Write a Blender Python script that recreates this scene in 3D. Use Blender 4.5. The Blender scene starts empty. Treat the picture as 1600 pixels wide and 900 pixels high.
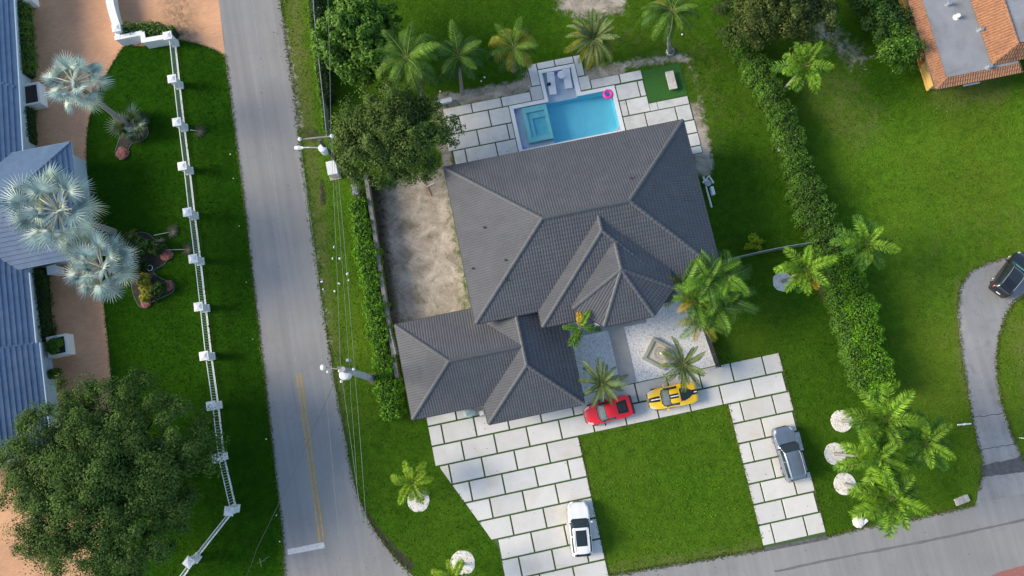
import bpy, bmesh, math, random
import numpy as np
from mathutils import Vector, Matrix, Euler

random.seed(7)
rng = np.random.default_rng(7)
sc = bpy.context.scene
C = sc.collection

# ------------------------------------------------------------------ camera
FPX, CAM_H = 1082.75, 64.0            # focal length in photo pixels, flying height in metres
_n = Vector((796.3 - 800, -(604.6 - 450), -FPX)).normalized()   # straight down, seen from the camera
_z = -_n
_yaw = -0.20371
_y = Vector((math.sin(_yaw), math.cos(_yaw), 0)); _y = (_y - _y.dot(_z) * _z).normalized()
_x = _y.cross(_z)
RC = Matrix((_x, _y, _z))             # camera axes -> world axes (world x and y follow the house)
cam = bpy.data.cameras.new('camera')
camo = bpy.data.objects.new('camera', cam); C.objects.link(camo)
camo.location = (0, 0, CAM_H)
camo.rotation_euler = RC.to_euler()
cam.sensor_width = 36; cam.lens = FPX / 1600 * 36
cam.clip_end = 3000
sc.camera = camo

# ------------------------------------------------------------------ sky, sun, exposure
SUN_EL = math.radians(27)
SUN_DIR = Vector((-0.96, 0.20, 0)).normalized()      # horizontal direction towards the sun
w = bpy.data.worlds.new('World'); sc.world = w; w.use_nodes = True
nt = w.node_tree
sky = nt.nodes.new('ShaderNodeTexSky'); sky.sky_type = 'NISHITA'; sky.sun_disc = False
sky.sun_elevation = SUN_EL
sky.sun_rotation = math.atan2(SUN_DIR.x, SUN_DIR.y)
nt.links.new(sky.outputs[0], nt.nodes['Background'].inputs[0])
nt.nodes['Background'].inputs[1].default_value = 0.145
sl = bpy.data.lights.new('sun', 'SUN'); sl.energy = 2.8; sl.angle = math.radians(22); sl.color = (1, 0.87, 0.68)
so = bpy.data.objects.new('sun', sl); C.objects.link(so)
sd = Vector((SUN_DIR.x * math.cos(SUN_EL), SUN_DIR.y * math.cos(SUN_EL), math.sin(SUN_EL)))
so.rotation_euler = sd.to_track_quat('Z', 'Y').to_euler()
so.location = (-60, 20, 60)
sc.view_settings.view_transform = 'Standard'; sc.view_settings.look = 'None'
sc.view_settings.exposure = 0.86; sc.view_settings.gamma = 1
sc.render.engine = 'CYCLES'
sc.cycles.max_bounces = 6; sc.cycles.transparent_max_bounces = 12

# ------------------------------------------------------------------ helpers
def P(u, v, z=0.0):
    """the world point at height z that the photograph shows at pixel u, v"""
    d = RC @ Vector((u - 800, 450 - v, -FPX)); t = (z - CAM_H) / d.z
    return Vector((d.x * t, d.y * t, z))
def PP(L, z=0.0): return [P(u, v, z) for u, v in L]

class MB:
    def __init__(s): s.v = []; s.f = []; s.m = []
    def add(s, vs, fs, m=0):
        o = len(s.v); s.v += [tuple(p) for p in vs]
        s.f += [tuple(i + o for i in f) for f in fs]; s.m += [m] * len(fs); return s
    def box(s, c, d, rz=0, m=0, taper=1.0):
        x, y, z = (k / 2 for k in d); cs, sn = math.cos(rz), math.sin(rz); vs = []
        for k, t in ((-1, 1.0), (1, taper)):
            for i, j in ((-1, -1), (1, -1), (1, 1), (-1, 1)):
                a, b = i * x * t, j * y * t
                vs.append((c[0] + a * cs - b * sn, c[1] + a * sn + b * cs, c[2] + k * z))
        return s.add(vs, [(3, 2, 1, 0), (4, 5, 6, 7), (0, 1, 5, 4), (1, 2, 6, 5), (2, 3, 7, 6), (3, 0, 4, 7)], m)
    def prism(s, poly, z0, z1, m=0, inset=0.0):
        n = len(poly); a = sum(poly[i][0] * poly[(i + 1) % n][1] - poly[(i + 1) % n][0] * poly[i][1] for i in range(n))
        if a < 0: poly = poly[::-1]
        cx = sum(p[0] for p in poly) / n; cy = sum(p[1] for p in poly) / n
        top = poly
        if inset:
            top = []
            for p in poly:
                d = math.hypot(p[0] - cx, p[1] - cy) or 1; k = 1 - inset / d
                top.append((cx + (p[0] - cx) * k, cy + (p[1] - cy) * k))
        vs = [(p[0], p[1], z0) for p in poly] + [(p[0], p[1], z1) for p in top]
        return s.add(vs, [tuple(range(n, 2 * n)), tuple(range(n - 1, -1, -1))] + [(i, (i + 1) % n, n + (i + 1) % n, n + i) for i in range(n)], m)
    def sheet(s, poly, z, m=0):
        n = len(poly); a = sum(poly[i][0] * poly[(i + 1) % n][1] - poly[(i + 1) % n][0] * poly[i][1] for i in range(n))
        if a < 0: poly = poly[::-1]
        return s.add([(p[0], p[1], z) for p in poly], [tuple(range(n))], m)
    def tube(s, pts, r, n=8, m=0, caps=True):
        pts = [Vector(p) for p in pts]; k = len(pts)
        rs = r if isinstance(r, (list, tuple)) else [r] * k
        up = Vector((0, 0, 1)); vs = []
        for i, p in enumerate(pts):
            t = (pts[min(i + 1, k - 1)] - pts[max(i - 1, 0)]).normalized()
            a = t.cross(up)
            if a.length < 1e-3: a = t.cross(Vector((1, 0, 0)))
            a.normalize(); b = t.cross(a)
            for j in range(n):
                q = 2 * math.pi * j / n; vs.append(p + (a * math.cos(q) + b * math.sin(q)) * rs[i])
        fs = [(i * n + j, i * n + (j + 1) % n, (i + 1) * n + (j + 1) % n, (i + 1) * n + j) for i in range(k - 1) for j in range(n)]
        if caps: fs += [tuple(range(n)), tuple(range((k - 1) * n, k * n))]
        return s.add(vs, fs, m)
    def lathe(s, c, prof, n=20, m=0):
        vs = []; k = len(prof)
        for r, z in prof:
            for j in range(n):
                q = 2 * math.pi * j / n; vs.append((c[0] + r * math.cos(q), c[1] + r * math.sin(q), c[2] + z))
        fs = [(i * n + j, i * n + (j + 1) % n, (i + 1) * n + (j + 1) % n, (i + 1) * n + j) for i in range(k - 1) for j in range(n)]
        fs += [tuple(range(n))[::-1], tuple(range((k - 1) * n, k * n))]
        return s.add(vs, fs, m)
    def torus(s, c, R, r, n=24, k=10, axis='z', m=0):
        vs = []
        for i in range(n):
            a = 2 * math.pi * i / n
            for j in range(k):
                b = 2 * math.pi * j / k; x = (R + r * math.cos(b)) * math.cos(a); y = (R + r * math.cos(b)) * math.sin(a); z = r * math.sin(b)
                if axis == 'y': x, y, z = x, z, y
                if axis == 'x': x, y, z = z, x, y
                vs.append((c[0] + x, c[1] + y, c[2] + z))
        return s.add(vs, [(i * k + j, ((i + 1) % n) * k + j, ((i + 1) % n) * k + (j + 1) % k, i * k + (j + 1) % k) for i in range(n) for j in range(k)], m)
    def mesh(s, name, mats, smooth=False):
        me = bpy.data.meshes.new(name); me.from_pydata(s.v, [], s.f)
        for q in (mats if isinstance(mats, (list, tuple)) else [mats]): me.materials.append(q)
        me.polygons.foreach_set('material_index', s.m)
        if smooth: me.polygons.foreach_set('use_smooth', [True] * len(s.f))
        me.update(); return me

def link(name, me, parent=None, label=None, cat=None, group=None, kind=None, loc=None, rot=None, scale=None):
    o = bpy.data.objects.new(name, me); C.objects.link(o)
    if parent: o.parent = parent
    if label: o['label'] = label
    if cat: o['category'] = cat
    if group: o['group'] = group
    if kind: o['kind'] = kind
    if loc is not None: o.location = loc
    if rot is not None: o.rotation_euler = rot
    if scale is not None: o.scale = scale
    return o
def obj(name, mb, mats, parent=None, label=None, cat=None, group=None, kind=None, smooth=False, loc=None, rot=None, bevel=0):
    me = mb.mesh(name, mats, smooth)
    if bevel:
        bm = bmesh.new(); bm.from_mesh(me); bmesh.ops.bevel(bm, geom=bm.edges[:], offset=bevel, segments=2, affect='EDGES', clamp_overlap=True); bm.to_mesh(me); bm.free()
    return link(name, me, parent, label, cat, group, kind, loc, rot)
def thing(name, label, cat, loc=(0, 0, 0), rz=0, group=None):
    return link(name, None, None, label, cat, group, None, loc, (0, 0, rz))
def struct(name, mb, mats, **k): return obj(name, mb, mats, kind='structure', **k)

# ------------------------------------------------------------------ materials
def _new(name):
    m = bpy.data.materials.new(name); m.use_nodes = True
    return m, m.node_tree.nodes, m.node_tree.links, m.node_tree.nodes['Principled BSDF']
def rgb(c): return (c[0], c[1], c[2], 1)
def _noise(N, Lk, scale, detail=4, rough=.6, src=None, dist=0):
    n = N.new('ShaderNodeTexNoise'); n.inputs['Scale'].default_value = scale; n.inputs['Detail'].default_value = detail
    n.inputs['Roughness'].default_value = rough; n.inputs['Distortion'].default_value = dist
    if src is not None: Lk.new(src, n.inputs['Vector'])
    return n
def _ramp(N, Lk, src, p0, p1, c0=(0, 0, 0), c1=(1, 1, 1)):
    r = N.new('ShaderNodeValToRGB'); r.color_ramp.elements[0].position = p0; r.color_ramp.elements[1].position = p1
    r.color_ramp.elements[0].color = rgb(c0); r.color_ramp.elements[1].color = rgb(c1); Lk.new(src, r.inputs[0]); return r
def _mix(N, Lk, fac, a, b, mode='MIX'):
    x = N.new('ShaderNodeMix'); x.data_type = 'RGBA'; x.blend_type = mode
    for s, i in ((fac, 0), (a, 6), (b, 7)):
        if isinstance(s, (int, float)): x.inputs[i].default_value = s
        elif isinstance(s, tuple): x.inputs[i].default_value = rgb(s)
        else: Lk.new(s, x.inputs[i])
    return x.outputs[2]
def _math(N, Lk, op, a, b=0.0):
    x = N.new('ShaderNodeMath'); x.operation = op
    for s, i in ((a, 0), (b, 1)):
        if isinstance(s, (int, float)): x.inputs[i].default_value = s
        else: Lk.new(s, x.inputs[i])
    return x.outputs[0]
def _bump(N, Lk, bs, h, strength, dist=0.05):
    b = N.new('ShaderNodeBump'); b.inputs['Strength'].default_value = strength; b.inputs['Distance'].default_value = dist
    Lk.new(h, b.inputs['Height']); Lk.new(b.outputs[0], bs.inputs['Normal'])
def mat(name, col, rough=.6, metal=0, var=.12, scale=2.0, bump=0, bscale=25, rnd=0, stain=None, stain_amt=.5, stain_scale=.4, coat=0, spec=.5, fine=0):
    m, N, Lk, bs = _new(name)
    pos = N.new('ShaderNodeNewGeometry').outputs['Position']
    n = _noise(N, Lk, scale, 5, .6, pos)
    c = _mix(N, Lk, _ramp(N, Lk, n.outputs[0], .3, .7).outputs[0], tuple(k * (1 - var) for k in col), tuple(min(1, k * (1 + var)) for k in col))
    if fine:
        n3 = _noise(N, Lk, 18, 3, .7, pos)
        c = _mix(N, Lk, fine, c, _ramp(N, Lk, n3.outputs[0], .35, .65, (.45, .45, .45), (1.4, 1.4, 1.4)).outputs[0], 'MULTIPLY')
    if stain:
        n2 = _noise(N, Lk, stain_scale, 7, .65, pos, .6)
        c = _mix(N, Lk, _math(N, Lk, 'MULTIPLY', _ramp(N, Lk, n2.outputs[0], .5, .72).outputs[0], stain_amt), c, stain)
    if rnd:
        oi = N.new('ShaderNodeObjectInfo')
        k = _math(N, Lk, 'ADD', _math(N, Lk, 'MULTIPLY', oi.outputs['Random'], 2 * rnd), 1 - rnd)
        cc = N.new('ShaderNodeCombineColor'); [Lk.new(k, cc.inputs[i]) for i in range(3)]
        c = _mix(N, Lk, 1.0, c, cc.outputs[0], 'MULTIPLY')
    Lk.new(c, bs.inputs['Base Color'])
    bs.inputs['Roughness'].default_value = rough; bs.inputs['Metallic'].default_value = metal
    bs.inputs['Coat Weight'].default_value = coat; bs.inputs['Coat Roughness'].default_value = .06
    bs.inputs['Specular IOR Level'].default_value = spec
    if bump:
        nb = _noise(N, Lk, bscale, 4, .6, pos); _bump(N, Lk, bs, nb.outputs[0], bump)
    return m
def leaf(name, c1, c2, trans=.22, rough=.5, big=.5, rnd=.18, gain=1.5):
    m, N, Lk, bs = _new(name)
    g = N.new('ShaderNodeNewGeometry')
    c1, c2 = tuple(k * gain for k in c1), tuple(k * gain for k in c2)
    c = _mix(N, Lk, g.outputs['Random Per Island'], c1, c2)
    n = _noise(N, Lk, big, 3, .6, g.outputs['Position'])
    c = _mix(N, Lk, .75, c, _ramp(N, Lk, n.outputs[0], .35, .68, (.55, .6, .55), (1.35, 1.3, 1.15)).outputs[0], 'MULTIPLY')
    oi = N.new('ShaderNodeObjectInfo')
    k = _math(N, Lk, 'ADD', _math(N, Lk, 'MULTIPLY', oi.outputs['Random'], 2 * rnd), 1 - rnd)
    cc = N.new('ShaderNodeCombineColor'); [Lk.new(k, cc.inputs[i]) for i in range(3)]
    c = _mix(N, Lk, 1.0, c, cc.outputs[0], 'MULTIPLY')
    Lk.new(c, bs.inputs['Base Color']); bs.inputs['Roughness'].default_value = rough
    bs.inputs['Specular IOR Level'].default_value = .14
    t = N.new('ShaderNodeBsdfTranslucent'); Lk.new(c, t.inputs[0])
    mx = N.new('ShaderNodeMixShader'); mx.inputs[0].default_value = trans
    Lk.new(bs.outputs[0], mx.inputs[1]); Lk.new(t.outputs[0], mx.inputs[2]); Lk.new(mx.outputs[0], N['Material Output'].inputs[0])
    return m

M = {}
M['white'] = mat('white_paint', (.80, .80, .79), .5, var=.04, stain=(.62, .6, .55), stain_amt=.25)
M['paver'] = mat('paver_concrete', (.61, .592, .55), .75, var=.05, scale=.8, rnd=.07, stain=(.54, .45, .31), stain_amt=.5, stain_scale=.35, bump=.15)
M['paver_pool'] = mat('paver_weathered', (.61, .605, .58), .75, var=.08, scale=1.2, rnd=.07, stain=(.42, .42, .41), stain_amt=.6, stain_scale=.7, bump=.15)
M['turf'] = mat('joint_turf', (.05, .105, .022), .9, var=.3, scale=6, bump=.4)
M['fake_turf'] = mat('artificial_turf', (.03, .125, .014), .9, var=.12, scale=5, bump=.5, bscale=40, fine=.5)
M['concrete'] = mat('grey_concrete', (.36, .36, .35), .8, var=.12, scale=1.5, stain=(.25, .25, .25), stain_amt=.4, bump=.2)
M['wall_grey'] = mat('weathered_block', (.19, .188, .18), .85, var=.15, stain=(.12, .12, .11), stain_amt=.6, bump=.3)
M['roof'] = mat('roof_tile_grey', (.072, .076, .085), .62, var=.12, scale=1.2, stain=(.100, .104, .112), stain_amt=.6, stain_scale=.3, bump=.1, fine=.35)
M['ridge'] = mat('ridge_tile_grey', (.088, .092, .10), .6, var=.15, scale=3)
M['house_wall'] = mat('house_stucco', (.62, .61, .58), .85, var=.04, bump=.2)
M['fascia'] = mat('dark_fascia', (.05, .05, .055), .5)
M['blue_roof'] = mat('blue_roof_tile', (.085, .15, .25), .5, var=.14, scale=1.6, stain=(.2, .25, .3), stain_amt=.35, fine=.3)
M['blue_trim'] = mat('pale_blue_trim', (.33, .44, .52), .5, var=.06)
M['terracotta'] = mat('terracotta_tile', (.34, .165, .085), .75, var=.3, scale=5, stain=(.17, .08, .05), stain_amt=.6, stain_scale=1.2, fine=.4)
M['flat_roof'] = mat('grey_membrane', (.27, .28, .295), .7, var=.12, scale=.5, stain=(.17, .155, .14), stain_amt=.75, stain_scale=.35, fine=.3)
M['yellow_wall'] = mat('yellow_stucco', (.72, .47, .14), .85, var=.08, stain=(.45, .33, .15), stain_amt=.35, bump=.2)
M['orange'] = mat('orange_trim', (.55, .16, .03), .6, var=.1)
M['cream'] = mat('cream_panel', (.66, .62, .45), .7, var=.12, scale=6)
M['peach'] = None
M['trunk'] = mat('palm_trunk', (.27, .25, .22), .9, var=.25, scale=5, bump=.6, bscale=15)
M['bark'] = mat('bark', (.09, .07, .05), .95, var=.3, scale=6, bump=.8, bscale=12)
M['crownshaft'] = mat('crownshaft_green', (.13, .2, .04), .6, var=.2)
M['gravel'] = None
M['metal_black'] = mat('black_metal', (.015, .015, .017), .4, var=.1)
M['steel'] = mat('galvanised_steel', (.42, .45, .47), .45, metal=.6, var=.1)
M['pole'] = mat('concrete_pole', (.34, .37, .38), .75, var=.15, scale=3, stain=(.2, .19, .17), stain_amt=.4)
M['wood_pole'] = mat('wood_pole', (.075, .07, .06), .9, var=.3, scale=6)
M['timber'] = mat('grey_timber', (.30, .27, .22), .85, var=.2, scale=5)
M['wire'] = mat('aluminium_wire', (.24, .28, .24), .5, metal=.2)
M['wire_dark'] = mat('dark_wire', (.05, .05, .05), .6)
M['stone'] = mat('cast_stone', (.42, .40, .34), .8, var=.15, scale=5, stain=(.22, .2, .15), stain_amt=.5, bump=.3)
M['pink_stone'] = mat('pink_stone', (.24, .085, .075), .85, var=.5, scale=4, bump=.6, bscale=10)
M['soil'] = mat('dark_soil', (.045, .037, .03), .95, var=.4, scale=4, bump=.8, bscale=12)
M['mulch'] = mat('brown_mulch', (.13, .075, .05), .95, var=.3, scale=5, bump=.8, bscale=18)
M['coping'] = mat('pool_coping', (.80, .80, .78), .55, var=.03)
M['pool_deep'] = mat('pool_plaster_blue', (.16, .61, .76), .5, var=.10, scale=.5)
M['pool_shelf'] = mat('pool_shelf_plaster', (.52, .56, .64), .6, var=.10, scale=1.2, stain=(.40, .42, .50), stain_amt=.5, stain_scale=.9)
M['spa'] = mat('spa_tile', (.16, .50, .54), .4, var=.06)
M['pink'] = mat('pink_vinyl', (.85, .06, .40), .3, var=.05)
M['purple'] = mat('violet_lens', (.45, .25, .8), .4)
M['box_white'] = mat('white_steel_box', (.74, .75, .74), .5, var=.05, stain=(.5, .48, .42), stain_amt=.3)
M['tan'] = mat('tan_base', (.42, .34, .22), .8, var=.1)
M['green_plastic'] = mat('pale_green_plastic', (.42, .52, .47), .4, var=.15, scale=6)
M['line_yellow'] = mat('road_paint_yellow', (.46, .30, .10), .8, var=.15, scale=4, stain=(.25, .2, .14), stain_amt=.7, stain_scale=1.5, fine=.4)
M['line_white'] = mat('road_paint_white', (.55, .55, .54), .8, var=.12, scale=4, stain=(.27, .27, .27), stain_amt=.6, stain_scale=2.5, fine=.4)
M['brick_red'] = mat('red_brick_paving', (.30, .12, .10), .85, var=.25, scale=8, bump=.3)
M['dead'] = leaf('dead_palm_leaf', (.20, .16, .12), (.42, .35, .27), .1, gain=1.2)
# car materials
def paint(n, c): return mat(n, c, .32, var=.0, coat=1.0, metal=0)
M['red'] = paint('red_car_paint', (.62, .006, .012)); M['yel'] = paint('yellow_car_paint', (.85, .52, .0))
M['carwhite'] = paint('white_car_paint', (.80, .80, .80))
M['cargrey'] = mat('grey_metallic_paint', (.20, .25, .32), .3, metal=.55, var=0, coat=1)
M['carblack'] = paint('black_car_paint', (.008, .009, .012))
M['glass'] = mat('car_glass', (.02, .028, .03), .06, var=0, spec=.7)
M['glass_grey'] = mat('car_windscreen', (.11, .135, .13), .1, var=.25, scale=3, spec=.7)
M['tyre'] = mat('tyre_rubber', (.015, .015, .015), .85); M['rim'] = mat('alloy_rim', (.42, .42, .43), .35, metal=.7)
M['tail'] = mat('tail_lamp', (.5, .01, .01), .2, coat=1); M['lamp'] = mat('head_lamp', (.5, .52, .54), .15, coat=1)
M['teal'] = mat('teal_sunshade', (.22, .62, .50), .6)

def m_asphalt(name, c, c2, crack=True, worn=.35):
    m, N, Lk, bs = _new(name); pos = N.new('ShaderNodeNewGeometry').outputs['Position']
    n1 = _noise(N, Lk, .12, 6, .6, pos); a = _mix(N, Lk, _ramp(N, Lk, n1.outputs[0], .35, .65).outputs[0], c, c2)
    mp = N.new('ShaderNodeMapping'); mp.inputs['Rotation'].default_value = (0, 0, -.04); mp.inputs['Scale'].default_value = (1.4, .035, 1); Lk.new(pos, mp.inputs[0])
    n4 = _noise(N, Lk, 1.0, 4, .6, mp.outputs[0]); a = _mix(N, Lk, .55, a, _ramp(N, Lk, n4.outputs[0], .35, .7, (.8, .8, .82), (1.15, 1.14, 1.12)).outputs[0], 'MULTIPLY')
    n2 = _noise(N, Lk, 14, 3, .7, pos); a = _mix(N, Lk, .5, a, _ramp(N, Lk, n2.outputs[0], .3, .7, (.8, .8, .8), (1.2, 1.2, 1.2)).outputs[0], 'MULTIPLY')
    n3 = _noise(N, Lk, .7, 7, .7, pos, 1.2); a = _mix(N, Lk, _math(N, Lk, 'MULTIPLY', _ramp(N, Lk, n3.outputs[0], .62 - (worn - .35) * .4, .74).outputs[0], worn), a, tuple(k * .5 for k in c))
    if crack:
        vo = N.new('ShaderNodeTexVoronoi'); vo.feature = 'DISTANCE_TO_EDGE'; vo.inputs['Scale'].default_value = .16
        ad = N.new('ShaderNodeVectorMath'); ad.operation = 'ADD'; nz = _noise(N, Lk, 1.2, 3, .6, pos); Lk.new(pos, ad.inputs[0]); Lk.new(nz.outputs['Color'], ad.inputs[1]); Lk.new(ad.outputs[0], vo.inputs['Vector'])
        k = _ramp(N, Lk, vo.outputs['Distance'], .0, .012, (1, 1, 1), (0, 0, 0))
        a = _mix(N, Lk, _math(N, Lk, 'MULTIPLY', k.outputs[0], .12), a, tuple(k * .45 for k in c))
    Lk.new(a, bs.inputs['Base Color']); bs.inputs['Roughness'].default_value = .82; bs.inputs['Specular IOR Level'].default_value = .35
    _bump(N, Lk, bs, n2.outputs[0], .3, .02); return m
M['asphalt'] = m_asphalt('asphalt_road', (.242, .238, .230), (.288, .283, .272))
M['old_drive'] = m_asphalt('old_grey_driveway', (.34, .335, .325), (.24, .238, .235), True, .6)
def m_peach():
    m, N, Lk, bs = _new('peach_pattern_concrete'); pos = N.new('ShaderNodeNewGeometry').outputs['Position']
    br = N.new('ShaderNodeTexBrick'); br.inputs['Scale'].default_value = 1.0; br.inputs['Brick Width'].default_value = .42; br.inputs['Row Height'].default_value = .21
    br.inputs['Mortar Size'].default_value = .012; br.inputs['Color1'].default_value = rgb((.62, .335, .18)); br.inputs['Color2'].default_value = rgb((.55, .295, .16)); br.inputs['Mortar'].default_value = rgb((.45, .245, .14))
    Lk.new(pos, br.inputs['Vector'])
    n = _noise(N, Lk, .25, 6, .6, pos); c = _mix(N, Lk, .8, br.outputs['Color'], _ramp(N, Lk, n.outputs[0], .3, .7, (.8, .78, .76), (1.22, 1.2, 1.18)).outputs[0], 'MULTIPLY')
    at = N.new('ShaderNodeAttribute'); at.attribute_name = 'stain'
    n2 = _noise(N, Lk, 2.2, 6, .7, pos, .8)
    c = _mix(N, Lk, _math(N, Lk, 'MULTIPLY', at.outputs['Fac'], _ramp(N, Lk, n2.outputs[0], .35, .62).outputs[0]), c, (.10, .085, .045))
    Lk.new(c, bs.inputs['Base Color']); bs.inputs['Roughness'].default_value = .8
    _bump(N, Lk, bs, br.outputs['Fac'], -.25, .02); return m
M['peach'] = m_peach()
def m_gravel(name, c1, c2, scale):
    m, N, Lk, bs = _new(name); pos = N.new('ShaderNodeNewGeometry').outputs['Position']
    v = N.new('ShaderNodeTexVoronoi'); v.inputs['Scale'].default_value = scale; Lk.new(pos, v.inputs['Vector'])
    sp = N.new('ShaderNodeSeparateColor'); Lk.new(v.outputs['Color'], sp.inputs[0])
    c = _mix(N, Lk, _ramp(N, Lk, sp.outputs[0], .05, .5).outputs[0], c1, c2)
    n = _noise(N, Lk, .8, 4, .6, pos); c = _mix(N, Lk, .6, c, _ramp(N, Lk, n.outputs[0], .3, .7, (.85, .84, .82), (1.08, 1.08, 1.08)).outputs[0], 'MULTIPLY')
    Lk.new(c, bs.inputs['Base Color']); bs.inputs['Roughness'].default_value = .8
    _bump(N, Lk, bs, v.outputs['Distance'], -.9, .05); return m
M['gravel'] = m_gravel('white_gravel', (.60, .58, .56), (.84, .835, .82), 11)
M['gravel_ring'] = m_gravel('white_pebbles', (.58, .5, .4), (.78, .75, .68), 11)
def m_water():
    m, N, Lk, bs = _new('pool_water')
    pos = N.new('ShaderNodeNewGeometry').outputs['Position']
    tr = N.new('ShaderNodeBsdfTransparent'); tr.inputs[0].default_value = (.93, .985, .995, 1)
    gl = N.new('ShaderNodeBsdfGlossy'); gl.inputs['Roughness'].default_value = .03
    lw = N.new('ShaderNodeLayerWeight'); lw.inputs['Blend'].default_value = .5
    nb = _noise(N, Lk, 2.2, 4, .6, pos); b = N.new('ShaderNodeBump'); b.inputs['Strength'].default_value = .25; b.inputs['Distance'].default_value = .05
    Lk.new(nb.outputs[0], b.inputs['Height']); Lk.new(b.outputs[0], gl.inputs['Normal']); fr = _math(N, Lk, 'ADD', _math(N, Lk, 'MULTIPLY', _math(N, Lk, 'POWER', lw.outputs['Facing'], 4.0), .5), .025)
    mx = N.new('ShaderNodeMixShader'); Lk.new(fr, mx.inputs[0]); Lk.new(tr.outputs[0], mx.inputs[1]); Lk.new(gl.outputs[0], mx.inputs[2])
    Lk.new(mx.outputs[0], N['Material Output'].inputs[0]); return m
M['water'] = m_water()
def m_ground():
    m, N, Lk, bs = _new('lawn_and_soil'); pos = N.new('ShaderNodeNewGeometry').outputs['Position']
    def at(n): a = N.new('ShaderNodeAttribute'); a.attribute_name = n; return a.outputs['Fac']
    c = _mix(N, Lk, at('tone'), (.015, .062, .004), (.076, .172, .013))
    n0 = _noise(N, Lk, .16, 5, .6, pos); c = _mix(N, Lk, .8, c, _ramp(N, Lk, n0.outputs[0], .3, .7, (.78, .84, .8), (1.28, 1.2, 1.15)).outputs[0], 'MULTIPLY')
    n1 = _noise(N, Lk, 1.3, 6, .7, pos, .5); c = _mix(N, Lk, .7, c, _ramp(N, Lk, n1.outputs[0], .32, .68, (.58, .66, .62), (1.5, 1.38, 1.25)).outputs[0], 'MULTIPLY')
    n2 = _noise(N, Lk, 9, 4, .75, pos); c = _mix(N, Lk, .9, c, _ramp(N, Lk, n2.outputs[0], .33, .67, (.5, .55, .5), (1.55, 1.48, 1.35)).outputs[0], 'MULTIPLY')
    n3 = _noise(N, Lk, .9, 7, .7, pos, .8)
    dry = _ramp(N, Lk, _math(N, Lk, 'ADD', at('dry'), _math(N, Lk, 'MULTIPLY', _math(N, Lk, 'SUBTRACT', n3.outputs[0], .5), 1.3)), .3, .95)
    n6 = _noise(N, Lk, .07, 6, .65, pos, .4); c = _mix(N, Lk, _math(N, Lk, 'MULTIPLY', _ramp(N, Lk, n6.outputs[0], .42, .66).outputs[0], _math(N, Lk, 'MULTIPLY', at('tone'), .55)), c, _mix(N, Lk, n2.outputs[0], (.075, .11, .008), (.19, .22, .03)))
    dc = _mix(N, Lk, n2.outputs[0], (.12, .125, .035), (.26, .23, .10))
    c = _mix(N, Lk, _math(N, Lk, 'MULTIPLY', dry.outputs[0], .8), c, dc)
    n4 = _noise(N, Lk, 1.6, 8, .72, pos, .6)
    dk = _math(N, Lk, 'ADD', at('dirt'), _math(N, Lk, 'MULTIPLY', _math(N, Lk, 'SUBTRACT', n4.outputs[0], .5), 1.5))
    n5 = _noise(N, Lk, .55, 7, .7, pos, .5)
    sand = _mix(N, Lk, _ramp(N, Lk, n5.outputs[0], .33, .66).outputs[0], (.22, .185, .145), (.56, .495, .415))
    sand = _mix(N, Lk, .6, sand, _ramp(N, Lk, n2.outputs[0], .3, .7, (.65, .65, .65), (1.3, 1.3, 1.3)).outputs[0], 'MULTIPLY')
    c = _mix(N, Lk, _ramp(N, Lk, dk, .38, .72).outputs[0], c, sand)
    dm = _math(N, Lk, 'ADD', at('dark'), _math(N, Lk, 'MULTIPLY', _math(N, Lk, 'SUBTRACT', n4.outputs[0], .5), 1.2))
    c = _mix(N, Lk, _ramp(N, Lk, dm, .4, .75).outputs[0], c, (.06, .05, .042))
    Lk.new(c, bs.inputs['Base Color']); bs.inputs['Roughness'].default_value = 1; bs.inputs['Specular IOR Level'].default_value = 0
    nb = _noise(N, Lk, 16, 4, .8, pos); _bump(N, Lk, bs, nb.outputs[0], .9, .08); return m
M['ground'] = m_ground()
# foliage
M['oak'] = leaf('oak_leaf', (.024, .054, .012), (.072, .124, .027), .25, .75, big=.35)
M['oak2'] = leaf('olive_oak_leaf', (.038, .072, .014), (.105, .165, .035), .2)
M['broad'] = leaf('glossy_broad_leaf', (.024, .072, .008), (.092, .18, .022), .2, .4)
M['brush'] = leaf('dry_olive_leaf', (.026, .046, .010), (.095, .122, .03), .15)
M['hedge'] = leaf('hedge_leaf', (.020, .066, .008), (.085, .175, .020), .2, .42)
M['hedge_lime'] = leaf('lime_hedge_leaf', (.035, .115, .006), (.125, .27, .018), .25, .42)
M['hedge_dark'] = leaf('dark_hedge_leaf', (.010, .032, .006), (.035, .078, .014), .15, .5)
M['foxtail'] = leaf('foxtail_frond', (.06, .15, .012), (.17, .28, .025), .3, .42)
M['foxtail_lime'] = leaf('young_foxtail_frond', (.10, .18, .012), (.25, .36, .03), .3, .42)
M['foxtail_dk'] = leaf('foxtail_frond_green', (.03, .10, .012), (.09, .19, .025), .25, .42)
M['coco'] = leaf('coconut_frond', (.030, .088, .010), (.118, .205, .028), .25)
M['coco_dk'] = leaf('coconut_frond_dark', (.015, .052, .010), (.05, .11, .022), .2)
M['yellowed'] = leaf('yellowed_frond', (.24, .18, .015), (.42, .27, .03), .3)
M['olive_frond'] = leaf('olive_frond', (.12, .14, .015), (.24, .22, .03), .3)
M['date'] = leaf('date_palm_frond', (.045, .075, .028), (.12, .16, .055), .2)
M['areca'] = leaf('areca_frond', (.05, .13, .012), (.14, .26, .03), .3, .4)
M['silver'] = leaf('silver_fan_leaf', (.30, .40, .41), (.74, .82, .78), .10, .55, rnd=.16, gain=1)
M['lime'] = leaf('lime_shrub_leaf', (.14, .22, .01), (.30, .36, .02), .3)

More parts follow.
